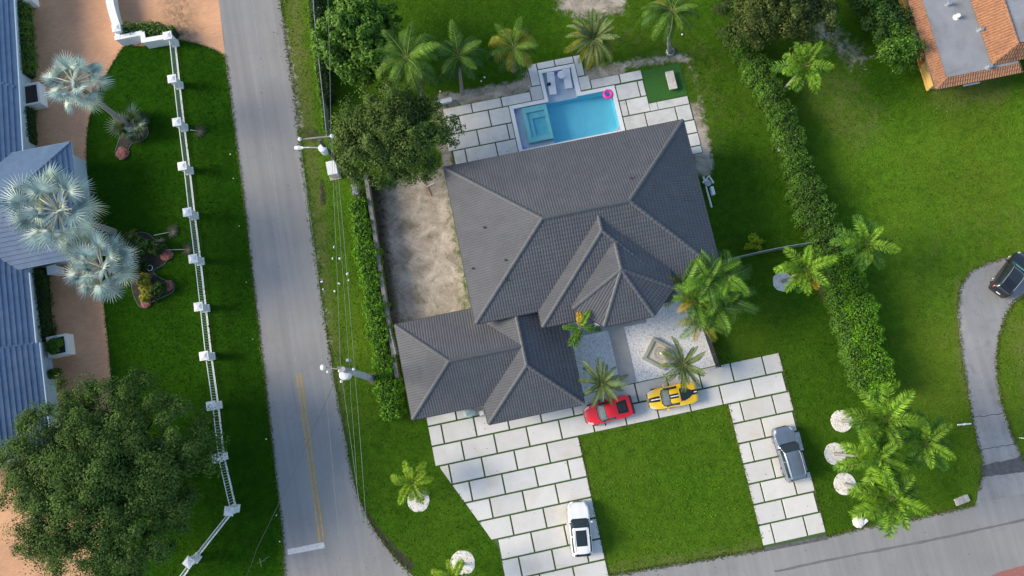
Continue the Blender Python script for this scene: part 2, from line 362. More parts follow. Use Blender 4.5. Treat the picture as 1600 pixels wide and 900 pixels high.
# ------------------------------------------------------------------ ground sheet with pool opening
def axis_lines(a, b, step, extra, far):
    L = set(round(x, 3) for x in np.arange(a, b + 1e-6, step))
    for e in extra:
        L = set(x for x in L if abs(x - e) > step * .45); L.add(e)
    return np.array(sorted(L | {s * f for f in far for s in (-1, 1)}))
POOL = [(5.8, 15.52, 21.8, 26.0), (9.28, 12.12, 26.0, 29.0)]
gx = axis_lines(-58, 62, .4, [5.8, 9.28, 12.12, 15.52], (90, 200, 500, 1200))
gy = axis_lines(-34, 64, .4, [21.8, 26.0, 29.0], (90, 200, 500, 1200))
GX, GY = np.meshgrid(gx, gy); V2 = np.stack([GX.ravel(), GY.ravel()], 1)
def w2(L): return np.array([[p.x, p.y] for p in PP(L)])
def seg_dist(pts, A, B):
    d = B - A; t = np.clip(((pts - A) @ d) / max(d @ d, 1e-9), 0, 1); return np.linalg.norm(pts - A - t[:, None] * d, axis=1)
def line_mask(L, rad, soft):
    w_ = w2(L); d = np.full(len(V2), 1e9)
    for i in range(len(w_) - 1): d = np.minimum(d, seg_dist(V2, w_[i], w_[i + 1]))
    return np.clip((rad + soft - d) / soft, 0, 1)
def poly_mask(L, soft):
    w_ = w2(L); n = len(w_); ins = np.zeros(len(V2), bool); d = np.full(len(V2), 1e9); x, y = V2[:, 0], V2[:, 1]
    for i in range(n):
        a, b = w_[i], w_[(i + 1) % n]; d = np.minimum(d, seg_dist(V2, a, b))
        c = (a[1] > y) != (b[1] > y); ins ^= c & (x < (b[0] - a[0]) * (y - a[1]) / ((b[1] - a[1]) or 1e-9) + a[0])
    return np.clip(.5 + np.where(ins, d, -d) / soft, 0, 1)
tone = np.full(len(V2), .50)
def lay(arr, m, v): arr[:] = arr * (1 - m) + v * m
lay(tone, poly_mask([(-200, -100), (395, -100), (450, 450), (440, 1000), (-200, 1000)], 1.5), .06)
lay(tone, poly_mask([(260, 70), (300, 70), (345, 450), (370, 800), (330, 900), (255, 900), (330, 790), (290, 400)], 2), .10)
lay(tone, poly_mask([(435, -100), (490, -60), (560, 300), (610, 640), (560, 700)], 2), .85)
lay(tone, poly_mask([(520, 560), (640, 560), (790, 860), (800, 960), (600, 960)], 2), .50)
lay(tone, poly_mask([(1260, 160), (1330, 200), (1700, 100), (1700, 760), (1430, 830), (1430, 640), (1370, 450)], 7), 1.0)
lay(tone, poly_mask([(640, -60), (880, -60), (880, 90), (690, 150), (640, 100)], 4), .28)
lay(tone, poly_mask([(880, 10), (1180, 10), (1200, 260), (1260, 380), (1130, 400), (1090, 180)], 4), .44)
lay(tone, poly_mask([(900, 685), (1140, 630), (1195, 860), (950, 900)], .8), .62)
lay(tone, poly_mask([(1130, 420), (1290, 440), (1400, 640), (1520, 650), (1500, 800), (1300, 830)], 3), .38)
dirt = np.zeros(len(V2)); dry = np.zeros(len(V2)); dark = np.zeros(len(V2))
dirt = np.maximum(dirt, poly_mask([(575, 300), (640, 270), (705, 255), (745, 510), (612, 515), (598, 430)], 2.5) * .8)
dirt = np.maximum(dirt, poly_mask([(672, 155), (700, 150), (712, 270), (690, 260)], 1.5) * .9)
dirt = np.maximum(dirt, poly_mask([(870, -10), (990, -20), (975, 22), (905, 30), (868, 18)], 2.5) * .85)
for L, r, s, k in (([(690, 158), (740, 150), (800, 140), (828, 132), (832, 118)], .35, 1.0, .8), ([(912, 120), (930, 108), (1000, 98), (1060, 90), (1072, 92)], .15, .9, .66),
                   ([(915, 122), (960, 115)], .5, 1.2, .8), ([(1072, 92), (1085, 115), (1096, 165), (1103, 190), (1108, 230)], .1, .7, .5), ([(1080, 175), (1092, 225), (1100, 260)], .6, .9, .85),
                   ([(1270, 30), (1300, 60), (1340, 90)], .5, 2.5, .55), ([(442, 40), (455, 120), (466, 200)], .15, .9, .66), ([(470, 260), (500, 420), (516, 540)], .1, .7, .42), ([(600, 480), (640, 510)], .4, 1.0, .7)):
    dirt = np.maximum(dirt, line_mask(L, r, s) * k)
dark = np.maximum(dark, line_mask([(585, 300), (598, 400), (606, 470), (612, 505)], .5, 1.3) * .66)  # soil strip beside the grey wall, with the wall's shade painted into its colour
dark = np.maximum(dark, line_mask([(503, 285), (506, 320)], .1, .5) * .8)
dark = np.maximum(dark, line_mask([(480, 210), (496, 214)], .5, .8) * .6)
dark = np.maximum(dark, line_mask([(565, 795), (580, 820), (600, 845), (640, 885)], .2, .6) * .8)
dry = np.maximum(dry, poly_mask([(438, -20), (470, -20), (520, 420), (545, 690), (520, 600), (480, 300)], 2.2) * .85)
dry = np.maximum(dry, line_mask([(1310, 150), (1340, 190)], 2.0, 4) * .46)
dry = np.maximum(dry, line_mask([(1480, 150), (1560, 140)], .8, 2) * .6)
dry = np.maximum(dry, poly_mask([(1400, 330), (1700, 260), (1700, 420), (1500, 410), (1490, 600), (1440, 560)], 6) * .34)
dry = np.maximum(dry, line_mask([(1500, 440), (1498, 520), (1512, 620)], .2, 1.0) * .6)
dry = np.maximum(dry, poly_mask([(1565, 500), (1640, 470), (1640, 700), (1600, 690)], 2) * .5)
dry = np.maximum(dry, poly_mask([(880, 20), (1150, 20), (1180, 250), (1110, 270)], 6) * .36)
dry = np.maximum(dry, line_mask([(905, 690), (940, 895)], .1, 1) * .4)
dry = np.maximum(dry, line_mask([(950, 890), (1190, 855)], .2, 1.2) * .55)
nxv, nyv = len(gx), len(gy)
faces = []
for j in range(nyv - 1):
    cy = (gy[j] + gy[j + 1]) / 2
    for i in range(nxv - 1):
        cx = (gx[i] + gx[i + 1]) / 2
        if any(a < cx < b and c < cy < d for a, b, c, d in POOL): continue
        k = j * nxv + i; faces.append((k, k + 1, k + nxv + 1, k + nxv))
me = bpy.data.meshes.new('lawn'); me.from_pydata([(x, y, 0) for x, y in V2], [], faces); me.materials.append(M['ground'])
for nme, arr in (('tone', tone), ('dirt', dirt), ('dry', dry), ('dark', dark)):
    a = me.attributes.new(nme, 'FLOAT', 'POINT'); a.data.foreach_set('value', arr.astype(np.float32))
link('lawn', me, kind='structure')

def catmull(L, n=5, closed=False):
    out = []; L = [Vector(p) for p in L]; k = len(L)
    for i in range(k if closed else k - 1):
        p0 = L[(i - 1) % k] if closed or i else L[0]; p1 = L[i]; p2 = L[(i + 1) % k]; p3 = L[(i + 2) % k] if closed or i + 2 < k else L[-1]
        for j in range(n):
            t = j / n; out.append(.5 * ((2 * p1) + (p2 - p0) * t + (2 * p0 - 5 * p1 + 4 * p2 - p3) * t * t + (3 * p1 - p0 - 3 * p2 + p3) * t ** 3))
    if not closed: out.append(L[-1])
    return out
def ragged(L, amp):
    return [Vector((p.x + random.uniform(-amp, amp), p.y + random.uniform(-amp, amp), p.z)) for p in L]
def strip(left, right, z, m=0, mb=None):
    mb = mb or MB(); n = len(left); vs = [(p.x, p.y, z) for p in left] + [(p.x, p.y, z) for p in right]
    return mb.add(vs, [(i, n + i, n + i + 1, i + 1) for i in range(n - 1)], m)
def resample(L, n):
    L = [Vector(p) for p in L]; d = [0]
    for a, b in zip(L, L[1:]): d.append(d[-1] + (b - a).length)
    out = []; j = 0
    for i in range(n):
        t = d[-1] * i / (n - 1)
        while j < len(L) - 2 and d[j + 1] < t: j += 1
        out.append(L[j].lerp(L[j + 1], (t - d[j]) / max(1e-9, d[j + 1] - d[j])))
    return out

# roads
ROAD_L = PP([(330, -130), (342, 0), (352, 88), (361, 160), (373, 250), (386, 350), (397, 450), (408, 540), (419, 630), (431, 740), (441, 830), (445, 905), (442, 990), (415, 1080)])
ROAD_R = PP([(422, -130), (438, 0), (449, 80), (460, 150), (467, 215), (476, 280), (488, 370), (500, 450), (512, 530), (525, 610), (541, 690), (551, 745), (567, 795), (594, 842), (640, 895), (700, 935), (790, 950)])
top_edge = PP([(790, 930), (880, 913), (950, 899), (1070, 879), (1193, 858), (1292, 838), (1350, 824), (1435, 809), (1522, 789), (1600, 771), (1760, 735)])
poly = ragged(resample(catmull(ROAD_L, 4), 60), .04)[::-1] + ragged(resample(catmull(ROAD_R, 5), 70), .05) + ragged(resample(top_edge[1:], 60), .05) + PP([(1850, 900), (1700, 1150), (415, 1250)])
def tri_poly(name, poly, z, material, **k):
    bm = bmesh.new(); f = bm.faces.new([bm.verts.new((p.x, p.y, z)) for p in poly]); bm.normal_update()
    if f.normal.z < 0: f.normal_flip()
    bmesh.ops.triangulate(bm, faces=[f]); me = bpy.data.meshes.new(name); bm.to_mesh(me); bm.free(); me.materials.append(material)
    return link(name, me, **k)
poly_road = poly
road = tri_poly('road', poly, .012, M['asphalt'], kind='structure')
# painted lines are parts of the road
def offs(L, d):
    out = []
    for i, p in enumerate(L):
        t = (L[min(i + 1, len(L) - 1)] - L[max(i - 1, 0)]).normalized(); out.append(p + Vector((t.y, -t.x, 0)) * d)
    return out
cl = resample(PP([(467, 584), (476, 650), (487, 730), (503, 845)]), 20)
for s in (-1, 1):
    obj('centre_line', strip(offs(cl, s * .18 - .09), offs(cl, s * .18 + .09), .017), M['line_yellow'], road)
a, b, c, d = PP([(449, 858), (506, 847), (508, 856), (450, 867)])
obj('stop_line', MB().sheet([a, b, c, d], .017), M['line_white'], road)
# fine tar seam across the lower street and along the left street
sm = resample(PP([(1210, 893), (1330, 868), (1450, 845), (1600, 812)]), 30)
obj('tar_seam', strip(ragged(offs(sm, -.10), .04), ragged(offs(sm, .10), .04), .0165), mat('tar_seam', (.15, .145, .14), .8), road)
sm = resample(PP([(395, 0), (425, 250), (446, 430), (462, 570)]), 30)
obj('tar_seam', strip(ragged(offs(sm, -.05), .02), ragged(offs(sm, .05), .02), .0165), mat('pale_seam', (.27, .275, .28), .8), road)
# right hand driveway of the neighbour
DRL = catmull(PP([(1640, 388), (1600, 396), (1545, 410), (1515, 426), (1501, 450), (1497, 485), (1500, 530), (1507, 580), (1516, 635), (1527, 690), (1534, 720), (1533, 748), (1524, 789)]), 5)
DRR = catmull(PP([(1660, 450), (1622, 455), (1596, 464), (1577, 482), (1564, 515), (1557, 560), (1560, 605), (1568, 640), (1580, 675), (1592, 705), (1605, 730), (1625, 750), (1640, 763)]), 5)
nd = struct('driveway', strip(ragged(resample(DRL, 50), .09), ragged(resample(DRR, 50), .09), .008), M['old_drive'])
apr = [P(1532, 728), P(1600, 712), P(1640, 705), P(1640, 718), P(1600, 737), P(1565, 741), P(1534, 745)]
tri_poly('tar_patch', ragged(resample(apr + apr[:1], 40)[:-1], .08), .016, mat('dark_tar', (.09, .09, .092), .8, var=.3, scale=3), parent=nd)
for q in ([(1515, 652), (1540, 650), (1567, 646)], [(1522, 705), (1560, 698), (1590, 693)]):
    l = ragged(resample(PP(q), 12), .05); obj('crack', strip(offs(l, -.03), offs(l, .03), .0125), mat('crack_dark', (.06, .06, .055), .9), nd)
# red brick apron at the lower right corner
tri_poly('brick_pavement', PP([(1540, 905), (1560, 894), (1600, 883), (1680, 868), (1700, 960), (1540, 960)]), .018, M['brick_red'], kind='structure')

# peach driveway of the house on the left
lawn_edge = PP([(352, 88), (336, 78), (315, 70), (290, 64), (262, 62), (225, 72), (196, 72), (180, 92), (160, 128), (145, 165), (137, 200), (135, 240), (138, 290), (147, 360), (156, 430), (164, 495), (171, 560), (176, 640), (175, 720), (165, 800), (150, 890), (140, 1000)])
pk = PP([(330, -130), (342, 0)]) + catmull(lawn_edge, 4) + PP([(-320, 1000), (-320, -130)])
po = tri_poly('peach_driveway', pk, .006, M['peach'], kind='structure')
bm = bmesh.new(); bm.from_mesh(po.data)
bmesh.ops.subdivide_edges(bm, edges=[e for e in bm.edges if e.calc_length() > 2], cuts=10, use_grid_fill=True)
st = bm.verts.layers.float.new('stain'); s0 = [P(275, -5), P(279, 20), P(283, 45), P(281, 55)]
for v in bm.verts: v[st] = max(0, 1 - min((v.co - s).length for s in s0) / 2.4)
bm.to_mesh(po.data); bm.free()

# ------------------------------------------------------------------ concrete slab paving with turf joints
SX, SY, X0, Y0 = 1.50246 * 2, 1.81493, 3.7317, -3.7805     # slab pitch, from the joints
def clip_poly(poly, edge_pts):
    """clip convex polygon poly by convex polygon edge_pts (counter clockwise)"""
    out = poly
    for i in range(len(edge_pts)):
        a, b = edge_pts[i], edge_pts[(i + 1) % len(edge_pts)]; res = []
        side = lambda p: (b[0] - a[0]) * (p[1] - a[1]) - (b[1] - a[1]) * (p[0] - a[0])
        for j in range(len(out)):
            p, q = out[j], out[(j + 1) % len(out)]; sp, sq = side(p), side(q)
            if sp >= 0: res.append(p)
            if (sp >= 0) != (sq >= 0): t = sp / (sp - sq); res.append((p[0] + (q[0] - p[0]) * t, p[1] + (q[1] - p[1]) * t))
        out = res
        if not out: return []
    return out
def parea(p): return abs(sum(p[i][0] * p[(i + 1) % len(p)][1] - p[(i + 1) % len(p)][0] * p[i][1] for i in range(len(p)))) / 2
pav = {}
def paver(parent, poly, material, z0=.012, h=.05):
    if len(poly) < 3 or parea(poly) < .12 or max(p[1] for p in poly) - min(p[1] for p in poly) < .45 or max(p[0] for p in poly) - min(p[0] for p in poly) < .2: return
    cx = sum(p[0] for p in poly) / len(poly); cy = sum(p[1] for p in poly) / len(poly)
    key = tuple((round(p[0] - cx, 2), round(p[1] - cy, 2)) for p in poly) + (material.name,)
    if key not in pav:
        pav[key] = MB().prism([(p[0] - cx, p[1] - cy) for p in poly], 0, h, inset=.015).mesh('paver', material)
    link('paver', pav[key], parent, loc=(cx, cy, z0 + random.uniform(0, .006)))
xy = lambda L: [(p.x, p.y) for p in PP(L)]
LX = P(910, 714).x; RXL = P(1165, 740).x; RXR = P(1255, 700).x
yl = -16.2
drv_regions = []
# left driveway: bounded by the diagonal lawn edge
e = [P(667, 655), P(676, 702), P(689, 733), P(745, 806), P(779, 858), P(788, 903)]
LFT = [(e[1].x, e[1].y), (e[2].x, e[2].y), (e[3].x, e[3].y), (e[4].x, e[4].y), (e[5].x, e[5].y), (e[5].x + .3, -18.6), (LX, -18.2)]
base_l = LFT + [(LX, Y0 - SY), (RXL, Y0 - SY), (RXL, P(1193, 858).y), (RXR, P(1292, 838).y), (RXR, Y0 + SY - .2), (6.0, Y0 + SY - .2), (6.0, -.6), (e[0].x, -.6)]
drive = tri_poly('paved_driveway', [Vector((x, y, 0)) for x, y in base_l], .006, M['turf'], kind='structure')
# convex pieces to clip against
ry = Y0 - SY
for r in range(-2, 9):
    ya, yb = Y0 - SY * (r + 1) + .075, Y0 - SY * r - .075
    off = X0 if r % 2 == 0 else X0 + SX / 2
    for i in range(-8, 9):
        xa, xb = off + SX * i + .07, off + SX * (i + 1) - .07
        rect = [(xa, ya), (xb, ya), (xb, yb), (xa, yb)]
        if r <= 0:
            if r == -2: p = clip_poly(rect, [(e[0].x, -9), (-2.2, -9), (-2.2, -.6), (e[0].x, -.6)])
            elif r == -1: p = clip_poly(rect, [(e[0].x, -9), (RXR, -9), (RXR, 9), (e[0].x, 9)])
            else: p = clip_poly(rect, [(e[1].x, -9), (RXR, -9), (RXR, 9), (e[0].x, 9)])
            paver(drive, p, M['paver']) if p else None
            continue
        # left part, diagonal edge as half planes
        ym = (ya + yb) / 2
        if ym > e[4].y: reg = [(e[2].x, e[2].y), (LX, e[2].y + (e[4].y - e[2].y) * (LX - e[2].x) / (e[4].x - e[2].x)), (LX, 5), (e[1].x, 5), (e[1].x, e[1].y)]
        else: reg = [(e[4].x + .1, 5), (e[5].x + .1, -30), (LX, -30), (LX, 5)]
        p = clip_poly(rect, reg)
        if p: paver(drive, p, M['paver'])
        yb2 = P(1193, 858).y
        p = clip_poly(rect, [(RXL, yb2 - .1), (RXR, P(1292, 838).y + .1), (RXR, ry), (RXL, ry)])
        if p: paver(drive, p, M['paver'])
# dark wet strip where the right drive meets the street
a, b, c, d = PP([(1193, 856), (1293, 836), (1294, 843), (1194, 862)])
tri_poly('kerb_strip', [a, b, c, d], .02, mat('kerb_dark', (.10, .10, .10), .8, var=.4, scale=3), kind='structure')

# ------------------------------------------------------------------ pool deck
deck = link('pool_deck', None, kind='structure')
dm = MB()
for (xa, xb, ya, yb) in ((-.95, 5.4, 19, 27.42), (5.4, 8.0, 26.38, 27.42), (8.0, 8.95, 26.38, 30.2), (8.95, 12.6, 29.35, 30.2), (12.6, 13.4, 26.38, 30.2), (13.4, 16.0, 26.38, 27.42),
                         (15.93, 18.9, 19, 26.38), (16.0, 18.8, 26.38, 27.42), (18.9, 22.72, 18, 23.95)):
    dm.sheet([(xa, ya), (xb, ya), (xb, yb), (xa, yb)], .006 + random.uniform(0, .002))
obj('turf_bed', dm, M['turf'], deck)
rects = []
def rowp(ya, yb, xs, jj=.058):
    for xa, xb in zip(xs, xs[1:]): rects.append((xa + jj, xb - jj, ya + jj, yb - jj))
rowp(26.4, 27.42, [-.93, 1.88, 4.82, 7.74, 8.93]); rowp(27.86, 30.17, [8.0, 8.93]); rowp(27.42, 27.86, [8.0, 8.93], .03)
rects.pop(); rects[3] = (7.78, 8.89, 26.44, 27.82)
rowp(29.42, 30.17, [8.93, 10.72, 12.6]); rowp(27.93, 30.17, [12.58, 13.36]); rowp(26.45, 27.93, [12.58, 13.7]); rowp(26.42, 27.42, [13.7, 16.6, 18.82])
rowp(24.68, 26.4, [-.9, .45, 3.38, 5.41]); rowp(23.05, 24.68, [-1.2, 1.9, 4.85, 5.41]); rowp(21.4, 23.05, [-.8, .4, 3.4, 5.41]); rowp(19.6, 21.4, [-.8, 1.9, 4.9, 5.41])
rowp(24.7, 26.36, [15.97, 18.18, 18.77]); rowp(23.06, 24.7, [15.97, 16.65, 18.79]); rowp(23.06, 23.88, [18.75, 19.55, 22.64], .03)
rowp(21.4, 23.06, [15.97, 18.15, 21.15, 22.66]); rowp(20.07, 21.4, [18.2, 21.5, 22.72]); rowp(18.77, 20.07, [20.2, 22.74]); rowp(18.0, 18.77, [20.2, 22.72])
for xa, xb, ya, yb in rects: paver(deck, [(xa, ya), (xb, ya), (xb, yb), (xa, yb)], M['paver_pool'])

# ------------------------------------------------------------------ pool
pool = thing('swimming_pool', 'blue swimming pool with pale tanning ledge and square spa behind the grey house', 'pool', (10.6, 24, 0))
def pobj(n, mb, m, parent=None, **k):
    mb.v = [(x - 10.6, y - 24, z) for x, y, z in mb.v]; return obj(n, mb, m, parent or pool, **k)
cp = MB()
for r in ((5.43, 5.8, 21.42, 26.36), (15.52, 15.9, 21.42, 26.36), (5.8, 15.52, 21.42, 21.8), (5.8, 9.28, 26.0, 26.36), (12.12, 15.52, 26.0, 26.36), (8.94, 9.28, 26.36, 29.36), (12.12, 12.57, 26.36, 29.36), (9.28, 12.12, 29.0, 29.36)):
    cp.box(((r[0] + r[1]) / 2, (r[2] + r[3]) / 2, .03), (r[1] - r[0], r[3] - r[2], .12))
pobj('coping', cp, M['coping'])
b = MB()       # walls of the deep part, floors
b.add([(8.97, 21.8, -1.2), (15.52, 21.8, -1.2), (15.52, 26, -1.2), (8.97, 26, -1.2)], [(0, 1, 2, 3)])
b.add([(8.97, 21.8, -1.2), (15.52, 21.8, -1.2), (15.52, 21.8, .0), (8.97, 21.8, .0)], [(0, 1, 2, 3)])
b.add([(15.52, 21.8, -1.2), (15.52, 26, -1.2), (15.52, 26, 0), (15.52, 21.8, 0)], [(0, 1, 2, 3)])
b.add([(8.97, 26, -1.2), (15.52, 26, -1.2), (15.52, 26, -.0), (12.12, 26, 0), (12.12, 26, -.32), (8.97, 26, -.32)], [(0, 1, 2, 3, 4, 5)])
b.add([(8.97, 21.8, -1.2), (8.97, 26, -1.2), (8.97, 26, -.3), (8.97, 21.8, -.3)], [(0, 1, 2, 3)])
pobj('basin', b, M['pool_deep'])
b = MB().add([(5.8, 21.8, -.3), (8.97, 21.8, -.3), (8.97, 26, -.3), (5.8, 26, -.3)], [(0, 1, 2, 3)])
b.add([(5.8, 21.8, -.3), (5.8, 26, -.3), (5.8, 26, 0), (5.8, 21.8, 0)], [(0, 1, 2, 3)]).add([(5.8, 26, -.3), (9.28, 26, -.3), (9.28, 26, 0), (5.8, 26, 0)], [(0, 1, 2, 3)])
b.add([(5.8, 21.8, -.3), (8.97, 21.8, -.3), (8.97, 21.8, 0), (5.8, 21.8, 0)], [(0, 1, 2, 3)])
pobj('shelf', b, M['pool_shelf'])
b = MB().add([(9.28, 26, -.32), (12.12, 26, -.32), (12.12, 29, -.32), (9.28, 29, -.32)], [(0, 1, 2, 3)])
for p, q in (((9.28, 26), (9.28, 29)), ((9.28, 29), (12.12, 29)), ((12.12, 29), (12.12, 26))): b.add([(*p, -.32), (*q, -.32), (*q, 0), (*p, 0)], [(0, 1, 2, 3)])
pobj('tanning_ledge', b, M['pool_shelf'])
b = MB().prism([(14.88, 21.82), (15.5, 21.82), (15.5, 22.46)], -1.18, -.2); pobj('step', b, M['pool_shelf'])
spa = MB()
for r in ((6.58, 6.93, 22.3, 25.85), (8.67, 8.98, 22.3, 25.85), (6.93, 8.67, 25.3, 25.85), (6.93, 8.67, 22.3, 22.75)):
    spa.box(((r[0] + r[1]) / 2, (r[2] + r[3]) / 2, -.07), (r[1] - r[0], r[3] - r[2], .44))
sp = pobj('spa', spa, M['spa'])
b = MB().box((7.8, 24.02, -.22), (1.72, 2.5, .14)); b2 = MB()
for r in ((6.94, 7.4, 22.76, 25.28), (7.4, 8.66, 24.68, 25.28), (7.4, 8.66, 22.76, 22.98)): b2.box(((r[0] + r[1]) / 2, (r[2] + r[3]) / 2, -.08), (r[1] - r[0], r[3] - r[2], .16))
pobj('floor', b, mat('spa_floor', (.10, .46, .58), .5), sp); pobj('bench', b2, mat('spa_bench', (.16, .50, .58), .5), sp)
b = MB()
for r in ((5.8, 6.58, 21.8, 26), (6.58, 8.98, 21.8, 22.3), (6.58, 8.98, 25.85, 26), (8.98, 15.52, 21.8, 26)): b.sheet([(r[0], r[2]), (r[1], r[2]), (r[1], r[3]), (r[0], r[3])], -.05)
b.sheet([(9.28, 26), (12.12, 26), (12.12, 29), (9.28, 29)], -.05); b.sheet([(6.93, 22.75), (8.67, 22.75), (8.67, 25.3), (6.93, 25.3)], .08)
pobj('water', b, M['water'])
for i, (x, y) in enumerate(((5.95, 25.85), (6.0, 21.95), (10.62, 28.9))):
    b = MB().lathe((x, y, -.3), [(.2, 0), (.22, .06), (.12, .1)], 14); pobj('pool_light', b, M['purple'])
# loungers, table, float
def lounger(label, x, y, rz):
    t = thing('pool_lounger', label, 'lounger', (x, y, -.32), rz, 'white loungers on the tanning ledge')
    n = 14; vs = []
    prof = [(-1.0, .62), (-1.2, .60), (-.6, .5), (-.3, .36), (0, .28), (.3, .30), (.6, .34), (.95, .30)]
    for y0, z in prof:
        for xx in (-.36, .36): vs.append((xx, y0, z)); vs.append((xx, y0, z - .09))
    f = []
    for i in range(len(prof) - 1):
        k = i * 4; f += [(k, k + 2, k + 6, k + 4), (k + 1, k + 5, k + 7, k + 3), (k, k + 4, k + 5, k + 1), (k + 2, k + 3, k + 7, k + 6)]
    k = (len(prof) - 1) * 4; f += [(0, 1, 3, 2), (k, k + 2, k + 3, k + 1)]
    obj('shell', MB().add(vs, f), M['white'], t); mb = MB().box((0, -.45, .2), (.6, .3, .4)).box((0, .5, .12), (.6, .3, .24)); obj('base', mb, M['white'], t)
    return t
l1 = lounger('white moulded pool lounger with a dark towel, nearer the spa', 9.97, 27.65, -.07 + math.pi)
lounger('white moulded pool lounger on the far right of the tanning ledge', 11.58, 27.95, -.05 + math.pi)
t = MB().add([(-.25, -.14, 0), (.1, -.2, 0), (.2, .02, 0), (.12, .16, 0), (-.2, .12, 0), (-.2, -.1, .07), (.08, -.15, .08), (.14, .02, .09), (.08, .1, .07), (-.15, .08, .08)], [(5, 6, 7, 8, 9), (0, 1, 6, 5), (1, 2, 7, 6), (2, 3, 8, 7), (3, 4, 9, 8), (4, 0, 5, 9)])
obj('towel', t, M['metal_black'], None, 'dark crumpled towel lying on the left pool lounger', 'towel', loc=(9.72, 27.8, .03))
t = thing('side_table', 'round white side table between the two pool loungers', 'table', (11.1, 28.45, -.32))
obj('table_top', MB().lathe((0, 0, .42), [(.38, 0), (.40, .02), (.40, .05), (.38, .06)], 28), M['white'], t); obj('pedestal', MB().lathe((0, 0, 0), [(.3, 0), (.16, .1), (.12, .3), (.2, .42)], 20), M['white'], t)
obj('float_ring', MB().torus((0, 0, 0), .36, .15, 28, 12), M['pink'], None, 'hot pink inflatable ring floating in the pool corner', 'float', smooth=True, loc=(15.1, 25.6, .04))
# artificial turf square with stone bench
obj('artificial_turf', MB().prism([(18.85, 23.97), (22.68, 23.97), (22.68, 27.3), (18.85, 27.35)], .005, .035), M['fake_turf'], kind='structure')
t = thing('stone_bench', 'weathered pale stone block bench on the artificial turf square', 'bench', (21.35, 25.6, .035))
obj('seat', MB().box((0, 0, .38), (.8, 1.85, .14)), mat('bench_stone', (.55, .52, .47), .8, var=.15, scale=3, stain=(.32, .25, .2), stain_amt=.8, stain_scale=1.4), t, bevel=.02)
for s in (-1, 1): obj('leg', MB().box((0, s * .6, .155), (.6, .25, .31)), M['stone'], t)

# ------------------------------------------------------------------ roofs
def tiled_face(poly, cw=.23, rh=.36, wave=.023, step=.034, lift=.03):
    """tile courses over one roof plane; poly starts with the two ends of the eave"""
    p = [Vector(q) for q in poly]; u = (p[1] - p[0]).normalized()
    n = Vector((0, 0, 0))
    for i in range(len(p)):
        a, b = p[i] - p[0], p[(i + 1) % len(p)] - p[0]; n += a.cross(b)
    n.normalize()
    if n.z < 0: n = -n
    v = n.cross(u)
    if v.z < 0: v = -v
    loc = [((q - p[0]).dot(u), (q - p[0]).dot(v)) for q in p]
    u0, u1 = min(a for a, b in loc) - .1, max(a for a, b in loc) + .1; v1 = max(b for a, b in loc) + .1
    seg = 4 if wave else 2
    nc = int((u1 - u0) / cw) + 1; nr = int((v1 + .05) / rh) + 1
    us = u0 + np.arange(nc * seg + 1) * (cw / seg)
    ph = (np.arange(nc * seg + 1) % seg) / seg
    prof = wave * np.array([0, .75, 1, .75])[(ph * 4).astype(int)] if wave else np.zeros(len(us))
    verts = []; faces = []; N_ = len(us)
    for r in range(nr):
        vb = -.05 + r * rh; o = len(verts)
        uo = us + ((cw / 2 if r % 2 else 0) if not wave else 0)
        for k, (vv, hh) in enumerate(((vb, lift - .03), (vb, lift + step), (vb + rh + .005, lift))):
            for a_, pr in zip(uo, prof):
                w_ = p[0] + u * float(a_) + v * vv + n * (hh + (float(pr) if k else 0)); verts.append(w_)
        for i in range(N_ - 1):
            faces.append((o + i, o + i + 1, o + N_ + i + 1, o + N_ + i)); faces.append((o + N_ + i, o + N_ + i + 1, o + 2 * N_ + i + 1, o + 2 * N_ + i))
    bm = bmesh.new(); me_ = bpy.data.meshes.new('t'); me_.from_pydata(verts, [], faces); bm.from_mesh(me_); bpy.data.meshes.remove(me_)
    c = sum(p, Vector()) / len(p)
    for i in range(len(p)):
        if i == 0: continue
        a, b = p[i], p[(i + 1) % len(p)]; pn = (b - a).cross(n).normalized()
        if (c - a).dot(pn) > 0: pn = -pn
        bmesh.ops.bisect_plane(bm, geom=bm.verts[:] + bm.edges[:] + bm.faces[:], plane_co=a, plane_no=pn, clear_outer=True)
    vs = [q.co.copy() for q in bm.verts]; bm.verts.index_update(); fs = [tuple(x.index for x in f.verts) for f in bm.faces]; bm.free()
    return vs, fs
def deck_face(mb, poly, m=0):
    p = [Vector(q) - Vector((0, 0, .02)) for q in poly]; k = len(p)
    mb.add(p + [q - Vector((0, 0, .16)) for q in p], [tuple(range(k)), tuple(range(2 * k - 1, k - 1, -1))] + [(i, (i + 1) % k, k + (i + 1) % k, k + i) for i in range(k)], m)
def ridge_line(mb, a, b, r=.17, L=.42):
    a, b = Vector(a), Vector(b); d = (b - a); n = max(1, int(d.length / L)); t = d.normalized()
    s = t.cross(Vector((0, 0, 1))).normalized(); up = s.cross(t)
    for i in range(n):
        p, q = a + d * (i / n), a + d * ((i + 1.12) / n); vs = []
        for w_, rr, h in ((p, r * 1.08, .03), (q, r * .92, .0)):
            for k in range(6):
                an = math.pi * k / 5; vs.append(w_ + s * math.cos(an) * rr + up * (math.sin(an) * rr * .75 + h))
        mb.add(vs, [(k, k + 1, 7 + k, 6 + k) for k in range(5)] + [(0, 1, 2, 3, 4, 5)])
